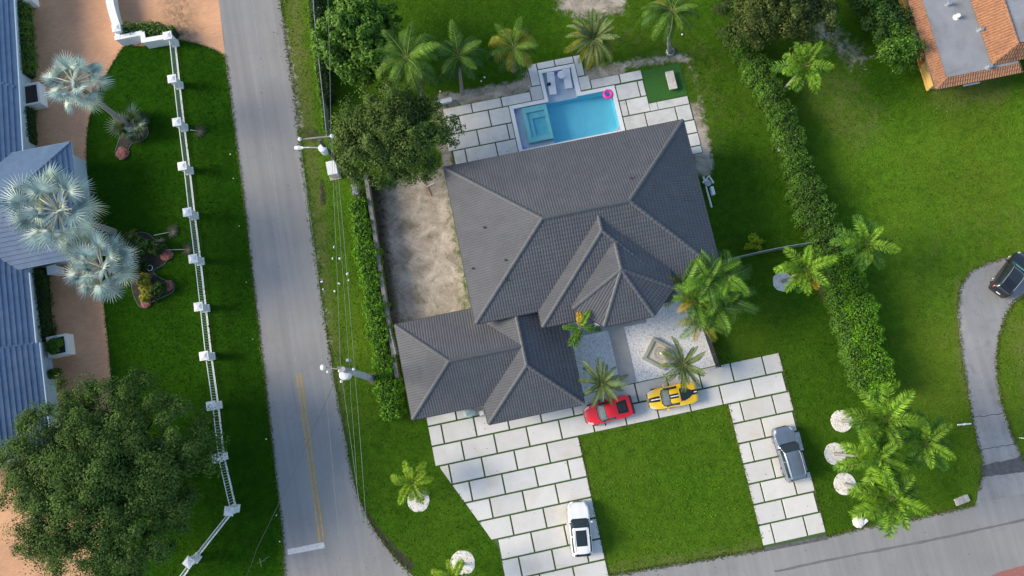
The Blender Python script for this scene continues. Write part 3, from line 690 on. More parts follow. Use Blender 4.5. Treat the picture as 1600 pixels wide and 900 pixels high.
def build_roof(parent, faces, ridges, tm, rm, fm, tile=None, rr=.17, extras=()):
    """roof part with tile courses, ridge caps and fascia below it"""
    dk = MB()
    for f in faces: deck_face(dk, f)
    ro = obj('roof', dk, fm, parent)
    for f in faces:
        vs, fs = tiled_face(f, **(tile or {})); obj('tile_courses', MB().add(vs, fs), tm, ro, kind='stuff')
    for a, b in ridges:
        mb = MB(); ridge_line(mb, a, b, rr); obj('ridge_cap', mb, rm, ro)
    for f in faces:
        a, b = Vector(f[0]), Vector(f[1]); d = (b - a).normalized(); o = d.cross(Vector((0, 0, 1)))
        cen = sum((Vector(q) for q in f), Vector()) / len(f)
        if (cen - a).dot(o) > 0: o = -o
        mb = MB(); g = o * .07
        mb.tube([a + g + Vector((0, 0, -.03)), b + g + Vector((0, 0, -.03))], .065, 6); obj('gutter', mb, M['fascia'] if fm is not M['blue_trim'] else M['blue_trim'], ro)
    return ro

# main grey house
house = thing('grey_roof_house', 'large house with dark grey tiled hip roofs in the middle of the plot', 'house')
z5 = 5.0; RZ = 8.1
MX0, MX1, MY0, MY1 = -1.7, 19.9, 5.85, 19.88; R1 = (5.45, 12.95, RZ); R2 = (12.85, 12.95, RZ)
main_faces = [[(MX0, MY0, z5), (MX1, MY0, z5), R2, R1], [(MX1, MY1, z5), (MX0, MY1, z5), R1, R2], [(MX0, MY1, z5), (MX0, MY0, z5), R1], [(MX1, MY0, z5), (MX1, MY1, z5), R2]]
main_r = [(R1, R2), ((MX0, MY0, z5), R1), ((MX0, MY1, z5), R1), ((MX1, MY0, z5), R2), ((MX1, MY1, z5), R2)]
WX0, WX1, WY = 3.8, 16.35, 4.38; WT = (10.1, 11.0, 7.78); WK = (10.1, 13.2, 7.78)
wing_faces = [[(WX0, WY, z5), (WX1, WY, z5), WT], [(WX0, 13.2, z5), (WX0, WY, z5), WT, WK], [(WX1, WY, z5), (WX1, 13.2, z5), WK, WT]]
wing_r = [(WT, (10.1, 12.35, 7.78)), ((WX0, WY, z5), WT), ((WX1, WY, z5), WT)]
ez = 5.55
A_, B_, C_ = P(896, 482, ez), P(944, 509, ez), P(1022, 496, ez)
D_ = Vector((B_.x + C_.x - A_.x, A_.y, ez)); C_.y = B_.y
TT = Vector(((B_.x + C_.x) / 2, 7.55, 7.4)); TK = Vector((TT.x, 10.4, 7.4))
tur_faces = [[A_, B_, TT], [B_, C_, TT], [C_, D_, TT], [(A_.x, 10.4, ez), A_, TT, TK], [D_, (D_.x, 10.4, ez), TK, TT]]
tur_r = [(A_, TT), (B_, TT), (C_, TT), (D_, TT), (TT, (TT.x, 9.75, 7.4))]
z3 = 3.0; GT = (1.79, 1.5, 4.87); GK = (1.79, 6.6, 4.87)
g1 = [[(-2.42, -2.72, z3), (6.02, -2.72, z3), GT], [(6.02, -2.72, z3), (6.02, 6.6, z3), GK, GT], [(-2.42, 6.6, z3), (-2.42, -2.72, z3), GT, GK]]
g1r = [(GT, (1.79, 6.3, 4.87)), ((-2.42, -2.72, z3), GT), ((6.02, -2.72, z3), GT)]
EL = (-4.6, 3.17, 4.86); ER = (1.79, 3.17, 4.86)
g2 = [[(-8.77, -.99, z3), (1.79, -.99, z3), ER, EL], [(1.79, 7.34, z3), (-8.77, 7.34, z3), EL, ER], [(-8.77, 7.34, z3), (-8.77, -.99, z3), EL]]
g2r = [(EL, (1.6, 3.17, 4.86)), ((-8.77, -.99, z3), EL), ((-8.77, 7.34, z3), EL)]
for fs, rs in ((main_faces, main_r), (wing_faces, wing_r), (tur_faces, tur_r), (g1, g1r), (g2, g2r)):
    build_roof(house, fs, rs, M['roof'], M['ridge'], M['fascia'])
wl = MB().prism([(MX0 + .6, MY0 + .6), (MX1 - .6, MY0 + .6), (MX1 - .6, MY1 - .6), (MX0 + .6, MY1 - .6)], 0, 5.05)
wl.prism([(WX0 + .5, WY + .5), (WX1 - .5, WY + .5), (WX1 - .5, 7), (WX0 + .5, 7)], 0, 5.04).prism([(-1.9, -2.2), (5.5, -2.2), (5.5, 6.5), (-1.9, 6.5)], 0, 3.02).prism([(-8.25, -.5), (-1.9, -.5), (-1.9, 6.9), (-8.25, 6.9)], 0, 3.01)
obj('wall', wl, M['house_wall'], house)
for s in (B_, C_):
    obj('porch_column', MB().lathe((s.x, s.y + .5, 0), [(.35, 0), (.35, .25), (.24, .3), (.22, 5.2), (.34, 5.3), (.34, 5.5)], 16), M['house_wall'], house, smooth=False)
gd = MB().box((1.8, -2.26, 1.2), (5.2, .1, 2.4)); obj('garage_door', gd, M['white'], house)
fd = MB().box((11.1, 4.84, 1.6), (2.2, .1, 3.2)); obj('front_door', fd, M['metal_black'], house)
for x in (1.0, 6.5, 11.5, 16.5): obj('window', MB().box((x, MY1 - .58, 1.8), (2.6, .08, 2.4)), M['glass'], house)
for x, y in ((756, 356), (789, 407), (789, 438), (985, 279), (1073, 313), (738, 420)):
    z = 6.4; q = P(x, y, z)
    # stand the pipe on the roof plane
    def hz(x_, y_): return z5 + min((y_ - MY0) / (12.95 - MY0), (MY1 - y_) / (MY1 - 12.95), (x_ - MX0) / (R1[0] - MX0), (MX1 - x_) / (MX1 - R2[0])) * (RZ - z5)
    for _ in range(4): z = hz(q.x, q.y); q = P(x, y, z)
    obj('vent_pipe', MB().lathe((q.x, q.y, z - .1), [(.07, 0), (.065, .3), (.09, .32), (.09, .36), (.02, .38)], 10), M['fascia'], house)

# ------------------------------------------------------------------ blue roof house on the left
bh = thing('blue_roof_house', 'house with blue grey flat tiled roof and pale blue eaves at the left edge', 'house')
bt = dict(cw=.9, rh=.42, wave=0, step=.05)
S = .40
def eave_x(y): return -38.5 - (45 - y) * .055 if y > 20 else -40.05
E0, E1, E2, E3, E4 = (-38.0, 54, 3), (-39.35, 29.2, 3), (-39.95, 18.6, 3), (-40.05, 12.2, 3), (-39.75, 3.0, 3)
up = lambda e, w_=11: (e[0] - w_, e[1], e[2] + w_ * S)
fa = [[E1, E0, up(E0), up(E1)], [E2, E1, up(E1), up(E2)], [E3, E2, up(E2), up(E3)], [E4, (-39.75, 12.2, 3.02), up((-39.75, 12.2, 3.02)), up(E4)]]
BN, BS = (-34.65, 29.75, 3.3), (-34.75, 19.1, 3.3); BR = (-39.9, 24.45, 5.45); BK = (-46.5, 24.45, 5.45)
fb = [[(-45, 29.75, 3.3), BN, BR, BK][0:0] or [BN, (-46.5, 29.75, 3.3), BK, BR], [BS, BN, BR], [(-46.5, 19.1, 3.3), BS, BR, BK]]
build_roof(bh, fa, [((-39.2, 36.2, 3.05), (-47, 40.5, 6.1)), (E3, (-47, 6.5, 5.8))], M['blue_roof'], M['blue_roof'], M['blue_trim'], bt, .16)
build_roof(bh, fb, [(BN, BR), (BS, BR), (BR, (-45, 24.45, 5.45))], M['blue_roof'], M['blue_roof'], M['blue_trim'], bt, .12)
wl = MB().prism([(-60, 2.5), (-40.45, 2.5), (-40.65, 18.6), (-39.9, 29.2), (-38.9, 54), (-60, 54)], 0, 3.0).prism([(-46, 19.7), (-35.3, 19.7), (-35.3, 29.2), (-46, 29.2)], 0, 3.2)
obj('wall', wl, mat('pale_blue_stucco', (.42, .52, .58), .8, var=.05), bh)
for a, b in ((E0, E1), (E2, E3), ((-39.75, 12.2, 3), E4)):
    a, b = Vector(a), Vector(b); mb = MB(); o = Vector((.16, 0, -.08)); mb.tube([a + o, b + o], .13, 6); obj('eave_board', mb, M['blue_trim'], bh)
def planter(label, cx, cy, sx, sy, h):
    t = thing('planter', label, 'planter', (cx, cy, 0)); mb = MB()
    for x, y, a, b in ((0, sy / 2 - .1, sx, .2), (0, -sy / 2 + .1, sx, .2), (sx / 2 - .1, 0, .2, sy - .4), (-sx / 2 + .1, 0, .2, sy - .4)): mb.box((x, y, h / 2), (a, b, h))
    obj('wall', mb, M['white'], t); obj('soil', MB().box((0, 0, h / 2 - .08), (sx - .4, sy - .4, h - .1)), M['soil'], t); return t
planter('white planter box with bare soil under the upper blue eave', -39.05, 36.4, 1.7, 2.2, 1.1)
planter('white planter box holding one clipped round bush beside the blue roof', -39.3, 12.0, 1.8, 1.9, 1.1)
for yy, lb in ((46.2, 'white post box corner by the upper hedge of the blue roof house'), (19.0, 'white corner post under the southern eave of the blue roof house')):
    obj('corner_post', MB().box((0, 0, .6), (.7, .7, 1.2)).box((0, 0, 1.23), (.84, .84, .07)), M['white'], None, lb, 'post', loc=(-38.2 if yy > 40 else -38.9, yy, 0))
obj('corner_post', MB().box((0, 0, .6), (.7, .7, 1.2)).box((0, 0, 1.23), (.84, .84, .07)), M['white'], None, 'white post beside the blue roof corner on the peach driveway', 'post', loc=P(118, 265))

# ------------------------------------------------------------------ terracotta house, upper right
th = thing('terracotta_house', 'yellow stucco house with flat grey roof edged in terracotta tiles, upper right', 'house')
ex, ey, wx, wy = 44.65, 18.85, 45.72, 19.72; ix, iy, iz, ezz = 45.55, 19.55, 3.15, 2.65; XR = 53.0
tt = dict(cw=.24, rh=.38, wave=.07, step=.05)
f1 = [[(ex, 50, ezz), (ex, ey, ezz), (ix, iy, iz), (ix, 50, iz)], [(ex, ey, ezz), (XR, ey, ezz), (XR - .5, iy, iz), (ix, iy, iz)], [(XR, ey, ezz), (XR, 24, ezz), (XR - .5, 24, iz), (XR - .5, iy, iz)]]
build_roof(th, f1, [((ex, ey, ezz), (ix, iy, iz))], M['terracotta'], M['terracotta'], M['orange'], tt, .14)
obj('flat_roof', MB().prism([(ix - .02, iy - .02), (XR - .48, iy - .02), (XR - .48, 23), (70, 23), (70, 50), (ix - .02, 50)], iz - .4, iz + .06), M['flat_roof'], th)
f2 = [[(50.05, 27.2, iz + .1), (50.05, 19.95, iz + .1), (51.75, 20.9, 4.7), (51.75, 25.8, 4.7)], [(50.05, 19.95, iz + .1), (62, 19.95, iz + .1), (62, 20.9, 4.7), (51.75, 20.9, 4.7)]]
build_roof(th, f2, [((50.05, 19.95, iz + .1), (51.75, 20.9, 4.7)), ((51.75, 20.9, 4.7), (51.75, 25.8, 4.7))], M['terracotta'], M['terracotta'], M['orange'], dict(cw=.26, rh=.42, wave=.09, step=.06), .13)
obj('upper_roof', MB().prism([(51.8, 20.95), (70, 20.95), (70, 40), (51.8, 40)], 3, 4.66), M['flat_roof'], th)
obj('wall', MB().prism([(wx, wy), (XR - .9, wy), (XR - .9, 23.5), (70, 20.3), (70, 50), (wx, 50)], 0, 2.9), M['yellow_wall'], th)
q = PP([(1529, 0), (1551, 0), (1535, 17), (1532, 14)], iz + .1); obj('roof_patch', MB().sheet(q + [], iz + .075), mat('white_patch', (.72, .70, .60), .7, var=.15, scale=5), th)
for (u, v), wd in (((1416, 30), .28), ((1422, 44), .28), ((1434, 82), .28), ((1439, 98), .28)):
    q = P(u, v, .4); obj('pilaster', MB().box((wx - .1, q.y, 1.32), (.22, wd, 2.62)), M['orange'], th)
ya, yb = P(1424, 50, .6).y, P(1433, 78, .6).y
obj('shutter_panel', MB().box((wx - .03, (ya + yb) / 2, 1.3), (.09, ya - yb - .3, 2.4)), M['cream'], th)
obj('side_panel', MB().box((wx - .03, P(1437, 90, .6).y, 1.6), (.09, .5, 1.4)), M['white'], th)
obj('base_plinth', MB().box((wx - .06, 34.8, .12), (.16, 30.4, .24)), M['yellow_wall'], th)
for u, v in ((1481, 7), (1494, 27), (1531, 47), (1544, 105)):
    q = P(u, v, iz + .1); w_ = u == 1494
    obj('roof_vent', MB().lathe((q.x, q.y, iz + .05), [(.3, 0), (.28, .05), (.16, .06), (.16, .35), (.22, .36), (.2, .44)], 14), M['white'] if w_ else M['steel'], th)
obj('south_gable_ledge', MB().box((48.4, 18.95, 2.2), (1.6, .5, .12)), M['white'], th)

# ------------------------------------------------------------------ courtyard
cg = tri_poly('gravel_court', [Vector(p) for p in ((5.6, 5.5, 0), (5.6, Y0 + SY, 0), (18.9, Y0 + SY, 0), (18.6, 1.4, 0), (17.9, 5.5, 0))], .009, M['gravel'], kind='structure')
wk = MB().prism([(10.0, Y0 + SY + .02), (11.42, Y0 + SY + .02), (11.42, 3.2), (10.0, 3.2)], .01, .07).prism([(7.6, 3.2), (13.6, 3.2), (13.6, 6.0), (7.6, 6.0)], .01, .072)
struct('entry_path', wk, M['concrete'])
# loose white pebbles
pb = MB()
for _ in range(1500):
    x, y = random.uniform(5.7, 18.5), random.uniform(-1.9, 5)
    if 9.9 < x < 11.5 or (7.5 < x < 13.7 and y > 3.1): continue
    r = random.uniform(.04, .09); a = random.random() * 6.28
    vs = [(x + r * math.cos(a + k * 1.57) * random.uniform(.7, 1.2), y + r * math.sin(a + k * 1.57) * random.uniform(.7, 1.2), .01) for k in range(4)] + [(x, y, .01 + r * .8)]
    pb.add(vs, [(0, 1, 4), (1, 2, 4), (2, 3, 4), (3, 0, 4)], 0 if random.random() < .93 else 1)
obj('pebbles', pb, [mat('pebble_white', (.72, .71, .69), .7), mat('pebble_grey', (.3, .29, .28), .7)], cg, kind='stuff')
ft = thing('stone_fountain', 'tiered stone fountain in a diamond set square basin on white gravel', 'fountain', (P(1028, 553).x, P(1028, 553).y, .01), math.radians(-40))
b = MB()
for s in (-1, 1): b.box((s * .98, 0, .18), (.26, 2.22, .36)); b.box((0, s * .98, .18), (1.70, .26, .36))
obj('basin', b, M['stone'], ft); obj('basin_floor', MB().box((0, 0, .1), (1.7, 1.7, .2)), mat('fountain_floor', (.58, .54, .43), .5, var=.15), ft)
obj('pedestal', MB().lathe((0, 0, .2), [(.3, 0), (.22, .15), (.14, .3), (.14, 1.3), (.08, 1.35), (.08, 1.6)], 18), M['stone'], ft)
obj('lower_bowl', MB().lathe((0, 0, .55), [(.12, 0), (.55, .18), (.6, .25), (.54, .25), (.2, .14)], 24), M['stone'], ft, smooth=True)
obj('upper_bowl', MB().lathe((0, 0, 1.05), [(.1, 0), (.32, .14), (.36, .2), (.31, .2), (.1, .1)], 24), M['stone'], ft, smooth=True)
obj('finial', MB().lathe((0, 0, 1.5), [(.06, 0), (.16, .08), (.18, .18), (.1, .28), (.01, .34)], 16), mat('finial_stone', (.6, .58, .5), .7), ft, smooth=True)
# black metal fence beside the court
a, b = P(1099, 517), P(1119, 573); d = b - a; L = d.length; rz = math.atan2(d.y, d.x)
bf = thing('metal_fence', 'black metal fence with scroll ring closing the gravel court', 'fence', a, rz)
for i in range(4): obj('post', MB().box((L * i / 3, 0, .65), (.1, .1, 1.3)).box((L * i / 3, 0, 1.32), (.14, .14, .06)), M['metal_black'], bf)
for z in (.15, .7, 1.2): obj('rail', MB().box((L / 2, 0, z), (L, .05, .06)), M['metal_black'], bf)
obj('panel', MB().box((L / 2, .06, .68), (L - .1, .03, 1.0)), M['metal_black'], bf)
ba = MB(); [ba.box((L * (i + .5) / 26, 0, .68), (.03, .03, 1.05)) for i in range(26)]; obj('balusters', ba, M['metal_black'], bf, kind='stuff')
obj('scroll_ring', MB().torus((L + .05, -.35, .9), .3, .045, 20, 8, 'x'), M['steel'], bf)

# ------------------------------------------------------------------ white fence along the left plot
fence = thing('white_fence', 'long white baluster fence with square capped pillars along the left lawn', 'fence', P(320, 480))
FO = fence.location.copy()
caps = [(261, 55), (268, 122.5), (275.5, 190), (284, 259), (292, 331), (301, 404), (309.5, 479), (318, 556), (329, 634), (338, 716), (357, 799), (294, 879), (235, 962)]
pc = [P(u, v, 1.75) for u, v in caps]
pil = MB().box((0, 0, .8), (.58, .58, 1.6)).mesh('pillar', M['white']); pil2 = MB().box((0, 0, .06), (.80, .80, .12)).box((0, 0, .16), (.72, .72, .10), taper=.25).mesh('cap', M['white'])
pb_ = MB().box((0, 0, .1), (.68, .68, .2)).mesh('plinth', M['white'])
for i, p in enumerate(pc):
    q = pc[min(i + 1, len(pc) - 1)] - pc[max(i - 1, 0)]; rz = math.atan2(q.y, q.x)
    if i == 0: rz = 0.02
    if i == 10: rz = 1.3
    o = link('pillar', pil, fence, loc=(p.x - FO.x, p.y - FO.y, 0), rot=(0, 0, rz)); link('cap', pil2, o, loc=(0, 0, 1.6)); link('plinth', pb_, o)
for a, b in zip(pc, pc[1:]):
    d = b - a; L = d.length - .6; c = (a + b) / 2; rz = math.atan2(d.y, d.x)
    pan = link('panel', MB().box((0, 0, .025), (L, .10, .05)).mesh('kerb', M['white']), fence, loc=(c.x - FO.x, c.y - FO.y, 0), rot=(0, 0, rz))
    for z in (.2, 1.3): obj('rail', MB().box((0, 0, z), (L, .06, .06)), M['white'], pan)
    n = int(L / .24); mb = MB(); [mb.box((-L / 2 + L * (k + .5) / n, 0, .75), (.028, .028, 1.03)) for k in range(n)]
    obj('balusters', mb, M['white'], pan, kind='stuff')
# white entrance wall at the top
ew = thing('entrance_wall', 'white stepped entrance wall with capped pillar beside the peach driveway', 'wall', P(225, 65))
EO = ew.location.copy(); zc = 1.35
wp = [P(182, 59, zc), P(222, 51, zc), P(224, 63, zc), P(258, 57, zc)]
def wall_run(parent, O, pts, h, th_, m, coping=True):
    for a, b in zip(pts, pts[1:]):
        d = b - a; c = (a + b) / 2; rz = math.atan2(d.y, d.x); L = d.length + th_ * 1.6 * (th_ < .2) + th_ * .9 * (th_ >= .2)
        w_ = obj('wall', MB().box((0, 0, h / 2), (L, th_, h)), m, parent, loc=(c.x - O.x, c.y - O.y, 0), rot=(0, 0, rz))
        if coping: obj('coping', MB().box((0, 0, h + .05), (L + .12, th_ + .16, .1)), m, w_)
wall_run(ew, EO, wp[:2], zc - .1, .3, M['white']); wall_run(ew, EO, wp[1:3], zc - .103, .3, M['white']); wall_run(ew, EO, wp[2:], zc - .106, .3, M['white'])
p = P(181, 43, 1.9); o = link('pillar', MB().box((0, 0, .88), (.62, .62, 1.76)).mesh('p', M['white']), ew, loc=(p.x - EO.x, p.y - EO.y, 0)); link('cap', pil2, o, loc=(0, 0, 1.76))
wall_run(ew, EO, [P(181, 43, zc), P(184, 56, zc)], zc - .09, .28, M['white'])
cw_ = catmull(PP([(181, 38, ), (175, 18), (171, 0), (169, -25), (172, -60)], 1.3), 4)
cl_ = [q - EO for q in cw_]
obj('curved_wall', MB().prism([(q.x, q.y) for q in offs(cl_, .17)] + [(q.x, q.y) for q in offs(cl_, -.17)][::-1], 0, 1.24), M['white'], ew)
obj('curved_coping', MB().prism([(q.x, q.y) for q in offs(cl_, .36)] + [(q.x, q.y) for q in offs(cl_, -.36)][::-1], 1.242, 1.32), M['white'], ew)

# grey block wall beside the bare side yard
gw = thing('block_wall', 'thin weathered grey wall between the verge hedge and bare side yard', 'wall', P(600, 420))
GO = gw.location.copy()
gp = resample(catmull(PP([(571, 272), (575, 300), (583, 350), (591, 405), (598, 450), (606, 500), (614, 550), (620, 590)], 1.5), 4), 9)
[wall_run(gw, GO, gp[i:i + 2], 1.45 + .005 * (i % 2), .18, M['wall_grey']) for i in range(len(gp) - 1)]
cr = P(618, 535); obj('gate_panel', MB().box((0, 0, .9), (.07, 2.4, 1.6)), M['steel'], gw, loc=(cr.x - GO.x, cr.y - GO.y, 0), rot=(0, 0, .05))
# low white garden wall near the deck
a, b = P(672, 163, .5), P(705, 155, .5); d = b - a; c = (a + b) / 2
gwl = thing('garden_wall', 'short low white garden wall beside the pool deck', 'wall', (c.x, c.y, 0), math.atan2(d.y, d.x))
obj('wall', MB().box((0, 0, .25), (d.length, .28, .5)), M['white'], gwl); obj('coping', MB().box((0, 0, .53), (d.length + .1, .4, .07)), M['white'], gwl)

# chain link fences
m, N, Lk, bs = _new('chain_link'); pos = N.new('ShaderNodeTexCoord').outputs['Object']
wv = []
for ang in (.785, -.785):
    mp = N.new('ShaderNodeMapping'); mp.inputs['Rotation'].default_value = (0, ang, 0); mp.inputs['Scale'].default_value = (3, 3, 3); Lk.new(pos, mp.inputs[0])
    wt = N.new('ShaderNodeTexWave'); wt.inputs['Scale'].default_value = 1.2; Lk.new(mp.outputs[0], wt.inputs['Vector']); wv.append(_ramp(N, Lk, wt.outputs['Fac'], .72, .8).outputs[0])
fac = _math(N, Lk, 'MAXIMUM', wv[0], wv[1]); tr = N.new('ShaderNodeBsdfTransparent'); mx = N.new('ShaderNodeMixShader'); Lk.new(fac, mx.inputs[0]); Lk.new(tr.outputs[0], mx.inputs[1]); Lk.new(bs.outputs[0], mx.inputs[2]); Lk.new(mx.outputs[0], N['Material Output'].inputs[0])
bs.inputs['Base Color'].default_value = (.30, .36, .33, 1); bs.inputs['Metallic'].default_value = .3; bs.inputs['Roughness'].default_value = .5; M['mesh'] = m
def chain_fence(label, pts, h, n):
    t = thing('chain_link_fence', label, 'fence', pts[0]); O = Vector(pts[0]); q = resample(pts, n)
    for p in q: obj('post', MB().tube([(p.x - O.x, p.y - O.y, 0), (p.x - O.x, p.y - O.y, h + .05)], .04, 8), M['steel'], t)
    for a, b in zip(q, q[1:]):
        d = b - a; c = (a + b) / 2 - O; L = d.length; rz = math.atan2(d.y, d.x)
        obj('mesh_panel', MB().box((0, 0, h / 2), (L - .08, .012, h - .06)), M['mesh'], t, loc=(c.x, c.y, 0), rot=(0, 0, rz))
        obj('rail', MB().tube([(-L / 2, 0, h), (L / 2, 0, h)], .035, 6), M['steel'], t, loc=(c.x, c.y, 0), rot=(0, 0, rz))
chain_fence('grey green mesh fence between the house corner and the right hedge', PP([(1122, 412), (1170, 400), (1215, 391), (1285, 380)]), 1.7, 6)
chain_fence('tall mesh fence overgrown with vines along the verge at the top', PP([(494, -60), (497, 20), (505, 100), (513, 170), (518, 225)]), 1.8, 7)

# ------------------------------------------------------------------ utility poles
def bolt_insulator(parent, p, r=.09):
    obj('insulator', MB().lathe(p, [(r * .6, 0), (r, .04), (r * .7, .1), (r, .16), (r * .4, .26)], 10), M['box_white'], parent)
H1 = 9.3; b1 = P(585, 592); t1 = P(535, 577, H1)
p1 = thing('utility_pole', 'pale concrete utility pole with white transformer near the stop line', 'utility pole', b1, group='utility poles on the verge')
v1 = t1 - b1
obj('pole', MB().tube([(0, 0, 0), v1 * .5, v1], [.34, .28, .22], 10), M['pole'], p1)
obj('soil_mound', MB().lathe((0, 0, .0), [(.55, 0), (.48, .06), (.36, .1)], 16), M['mulch'], p1)
ca, cb = P(527, 573, H1 - .2) - b1, P(556, 581, H1 - .6) - b1
obj('crossarm', MB().tube([ca, cb], .075, 6), M['timber'], p1)
tp = P(540, 586, H1 - 1.6) - b1
obj('transformer', MB().lathe((tp.x, tp.y, tp.z - .55), [(.30, 0), (.40, .05), (.42, 1.0), (.36, 1.12), (.12, 1.16)], 20), M['box_white'], p1)
la = P(505, 574, H1 - .5) - b1; obj('lamp_arm', MB().tube([v1 * .95, la], .045, 6), M['timber'], p1)
obj('lamp_head', MB().lathe((la.x, la.y, la.z - .12), [(.1, 0), (.22, .1), (.24, .2), (.14, .32)], 14), M['box_white'], p1, smooth=True)
fz = P(545, 563, H1 - .6) - b1; obj('fuse_canister', MB().lathe((fz.x, fz.y, fz.z - .5), [(.13, 0), (.15, .05), (.15, .9), (.1, 1)], 12), M['steel'], p1)
for u, v in ((531, 580), (553, 577), (513, 581), (534, 596)): bolt_insulator(p1, P(u, v, H1 - .4) - b1, .11)
H2 = 8.6; b2 = P(556, 287); t2 = P(499, 219, H2); v2 = t2 - b2
p2 = thing('utility_pole', 'dark wooden utility pole with street lamp beside the round white transformer', 'utility pole', b2, group='utility poles on the verge')
obj('pole', MB().tube([(0, 0, 0), v2 * .5, v2], [.20, .17, .13], 10), M['wood_pole'], p2)
ca, cb = P(469, 218, H2 - .3) - b2, P(519, 213, H2 - .3) - b2
obj('crossarm', MB().tube([ca, (ca + cb) / 2 + Vector((0, 0, .05)), cb], .07, 6), M['timber'], p2)
for q in (ca, cb): bolt_insulator(p2, q, .16)
la = P(469, 231, H2 - .9) - b2; lb = P(500, 231, H2 - 1.2) - b2
obj('lamp_arm', MB().tube([lb, (la + lb) / 2 + Vector((0, 0, .12)), la], .05, 6), M['box_white'], p2)
dl = (la - lb).normalized(); obj('lamp_head', MB().tube([la + dl * -.25, la + dl * .1, la + dl * .45], [.09, .2, .12], 10), M['box_white'], p2, smooth=True)
tp = P(506, 234, H2 - 1.6) - b2
obj('transformer', MB().lathe((tp.x, tp.y, tp.z - .5), [(.26, 0), (.34, .05), (.36, .95), (.3, 1.05), (.1, 1.1)], 20), M['box_white'], p2)
obj('meter_box', MB().box((v2.x * .16, v2.y * .16 + .2, 1.4), (.28, .2, .5)), M['box_white'], p2)
# overhead wires
def wire(label, pts, sag, r, m):
    out = []
    for a, b in zip(pts, pts[1:]):
        for k in range(12):
            t = k / 12; p = a.lerp(b, t); p.z -= sag * 4 * t * (1 - t); out.append(p)
    out.append(pts[-1]); o = out[0].copy()
    obj('power_line', MB().tube([p - o for p in out], r, 5), m, None, label, 'power line', 'overhead power lines', loc=o)
wire('thick pale power line through the middle of the lower pole', [P(511, -40, 9), P(517, 213, H2), P(532, 575, H1), P(576, 905, 9.5), P(590, 1000, 9.5)], .2, .014, M['wire'])
wire('power line nearest the hedge, running down past the lower pole', [P(528, 270, 8), P(554, 578, H1 - .3), P(578, 905, 9.5), P(584, 1000, 9.5)], .2, .015, M['wire'])
wire('thin power line between the other two over the verge', [P(519, 214, H2), P(545, 560, H1 - .3), P(548, 620, H1 - .4), P(558, 760, 9.2), P(575, 905, 9.2)], .15, .012, M['wire'])
wire('pale power line hanging over the right half of the street', [P(469, 217, H2), P(505, 574, H1 - .3), P(534, 905, 9.2), P(542, 1000, 9.2)], .2, .010, M['wire'])
wire('dark sagging service line crossing from the lower pole towards the left lawn', [P(530, 580, H1 - .4), P(400, 860, 7), P(372, 925, 6.5)], .5, .016, M['wire_dark'])
wire('thin pale line along the right road edge above the upper pole', [P(470, 232, H2 - .8), P(498, 440, 8.4), P(506, 572, 8.7)], .1, .010, M['wire'])

# ------------------------------------------------------------------ boxes, pipes, signs and other small things
t = thing('transformer_cabinet', 'big white electrical cabinet on tan base standing on the verge', 'electrical box', P(523, 268), -.0)
obj('cabinet', MB().box((0, 0, .62), (.85, 1.25, 1.0)), M['box_white'], t, bevel=.03); obj('lid', MB().box((0, 0, 1.15), (.92, 1.32, .08)), M['box_white'], t); obj('base', MB().box((0, -.05, .06), (1.1, 1.6, .12)), M['tan'], t)
t = thing('meter_cabinet', 'narrow white meter cabinet at the head of the verge hedge', 'electrical box', P(558, 301), 0)
obj('cabinet', MB().box((0, 0, .55), (.42, .95, 1.1)), M['box_white'], t, bevel=.02); obj('lid', MB().box((0, 0, 1.12), (.48, 1.0, .05)), M['steel'], t)
q = P(1105, 300); t = thing('pipe_rack', 'white pipe riser and round meter beside the right eave of the grey house', 'pipes', q)
a, b = P(1099, 276, .3) - q, P(1112, 324, .3) - q
obj('pipe', MB().tube([a, b], .09, 8), M['box_white'], t); obj('elbow', MB().tube([a + Vector((-.2, -.6, 0)), a + Vector((.5, -.1, .2)), a + Vector((.6, -.9, .5))], .1, 8), M['box_white'], t)
obj('round_meter', MB().lathe((.1, .75, .2), [(.3, 0), (.34, .15), (.34, .35), (.2, .42)], 16), M['steel'], t); obj('box', MB().box((.35, -.1, .4), (.3, .8, .5)), M['box_white'], t)
for lb, u, v, d, m in (('crumpled pale green plastic bundle in front of the garage corner', 734, 645, (1.1, .8, .7), 'green_plastic'),):
    q = P(u, v); n = 5; mb = MB(); vs = []
    t = thing('plastic_bundle', lb, 'bundle', (q.x, q.y, .06))
    for k, (z, s) in enumerate(((0, .95), (.25, 1.05), (.5, .9), (.68, .55))):
        for j in range(10):
            a = j * .628; vs.append((d[0] / 2 * s * math.cos(a) * random.uniform(.85, 1.2), d[1] / 2 * s * math.sin(a) * random.uniform(.85, 1.2), z + random.uniform(-.05, .05)))
    mb.add(vs, [(i * 10 + j, i * 10 + (j + 1) % 10, (i + 1) * 10 + (j + 1) % 10, (i + 1) * 10 + j) for i in range(3) for j in range(10)] + [tuple(range(30, 40))]); obj('sheet', mb, M[m], t); obj('tie', MB().box((0, 0, .6), (.5, .06, .22)), M['steel'], t)
q = P(753, 645); t = thing('storage_box', 'small beige box with pale lid in front of the garage corner', 'box', (q.x, q.y, .06), .1)
obj('body', MB().box((0, 0, .3), (.55, .6, .6), taper=.95), mat('beige_plastic', (.42, .36, .28), .6), t); obj('lid', MB().box((0, 0, .63), (.36, .36, .08)), M['white'], t)
t = thing('storm_drain', 'cracked pale concrete utility box set in the grass by the lower street', 'utility box', P(1502, 781), .15)
obj('body', MB().box((0, 0, .1), (1.3, .6, .2)), M['stone'], t, bevel=.02); obj('lid', MB().box((-.2, 0, .22), (.6, .42, .04)), M['concrete'], t)
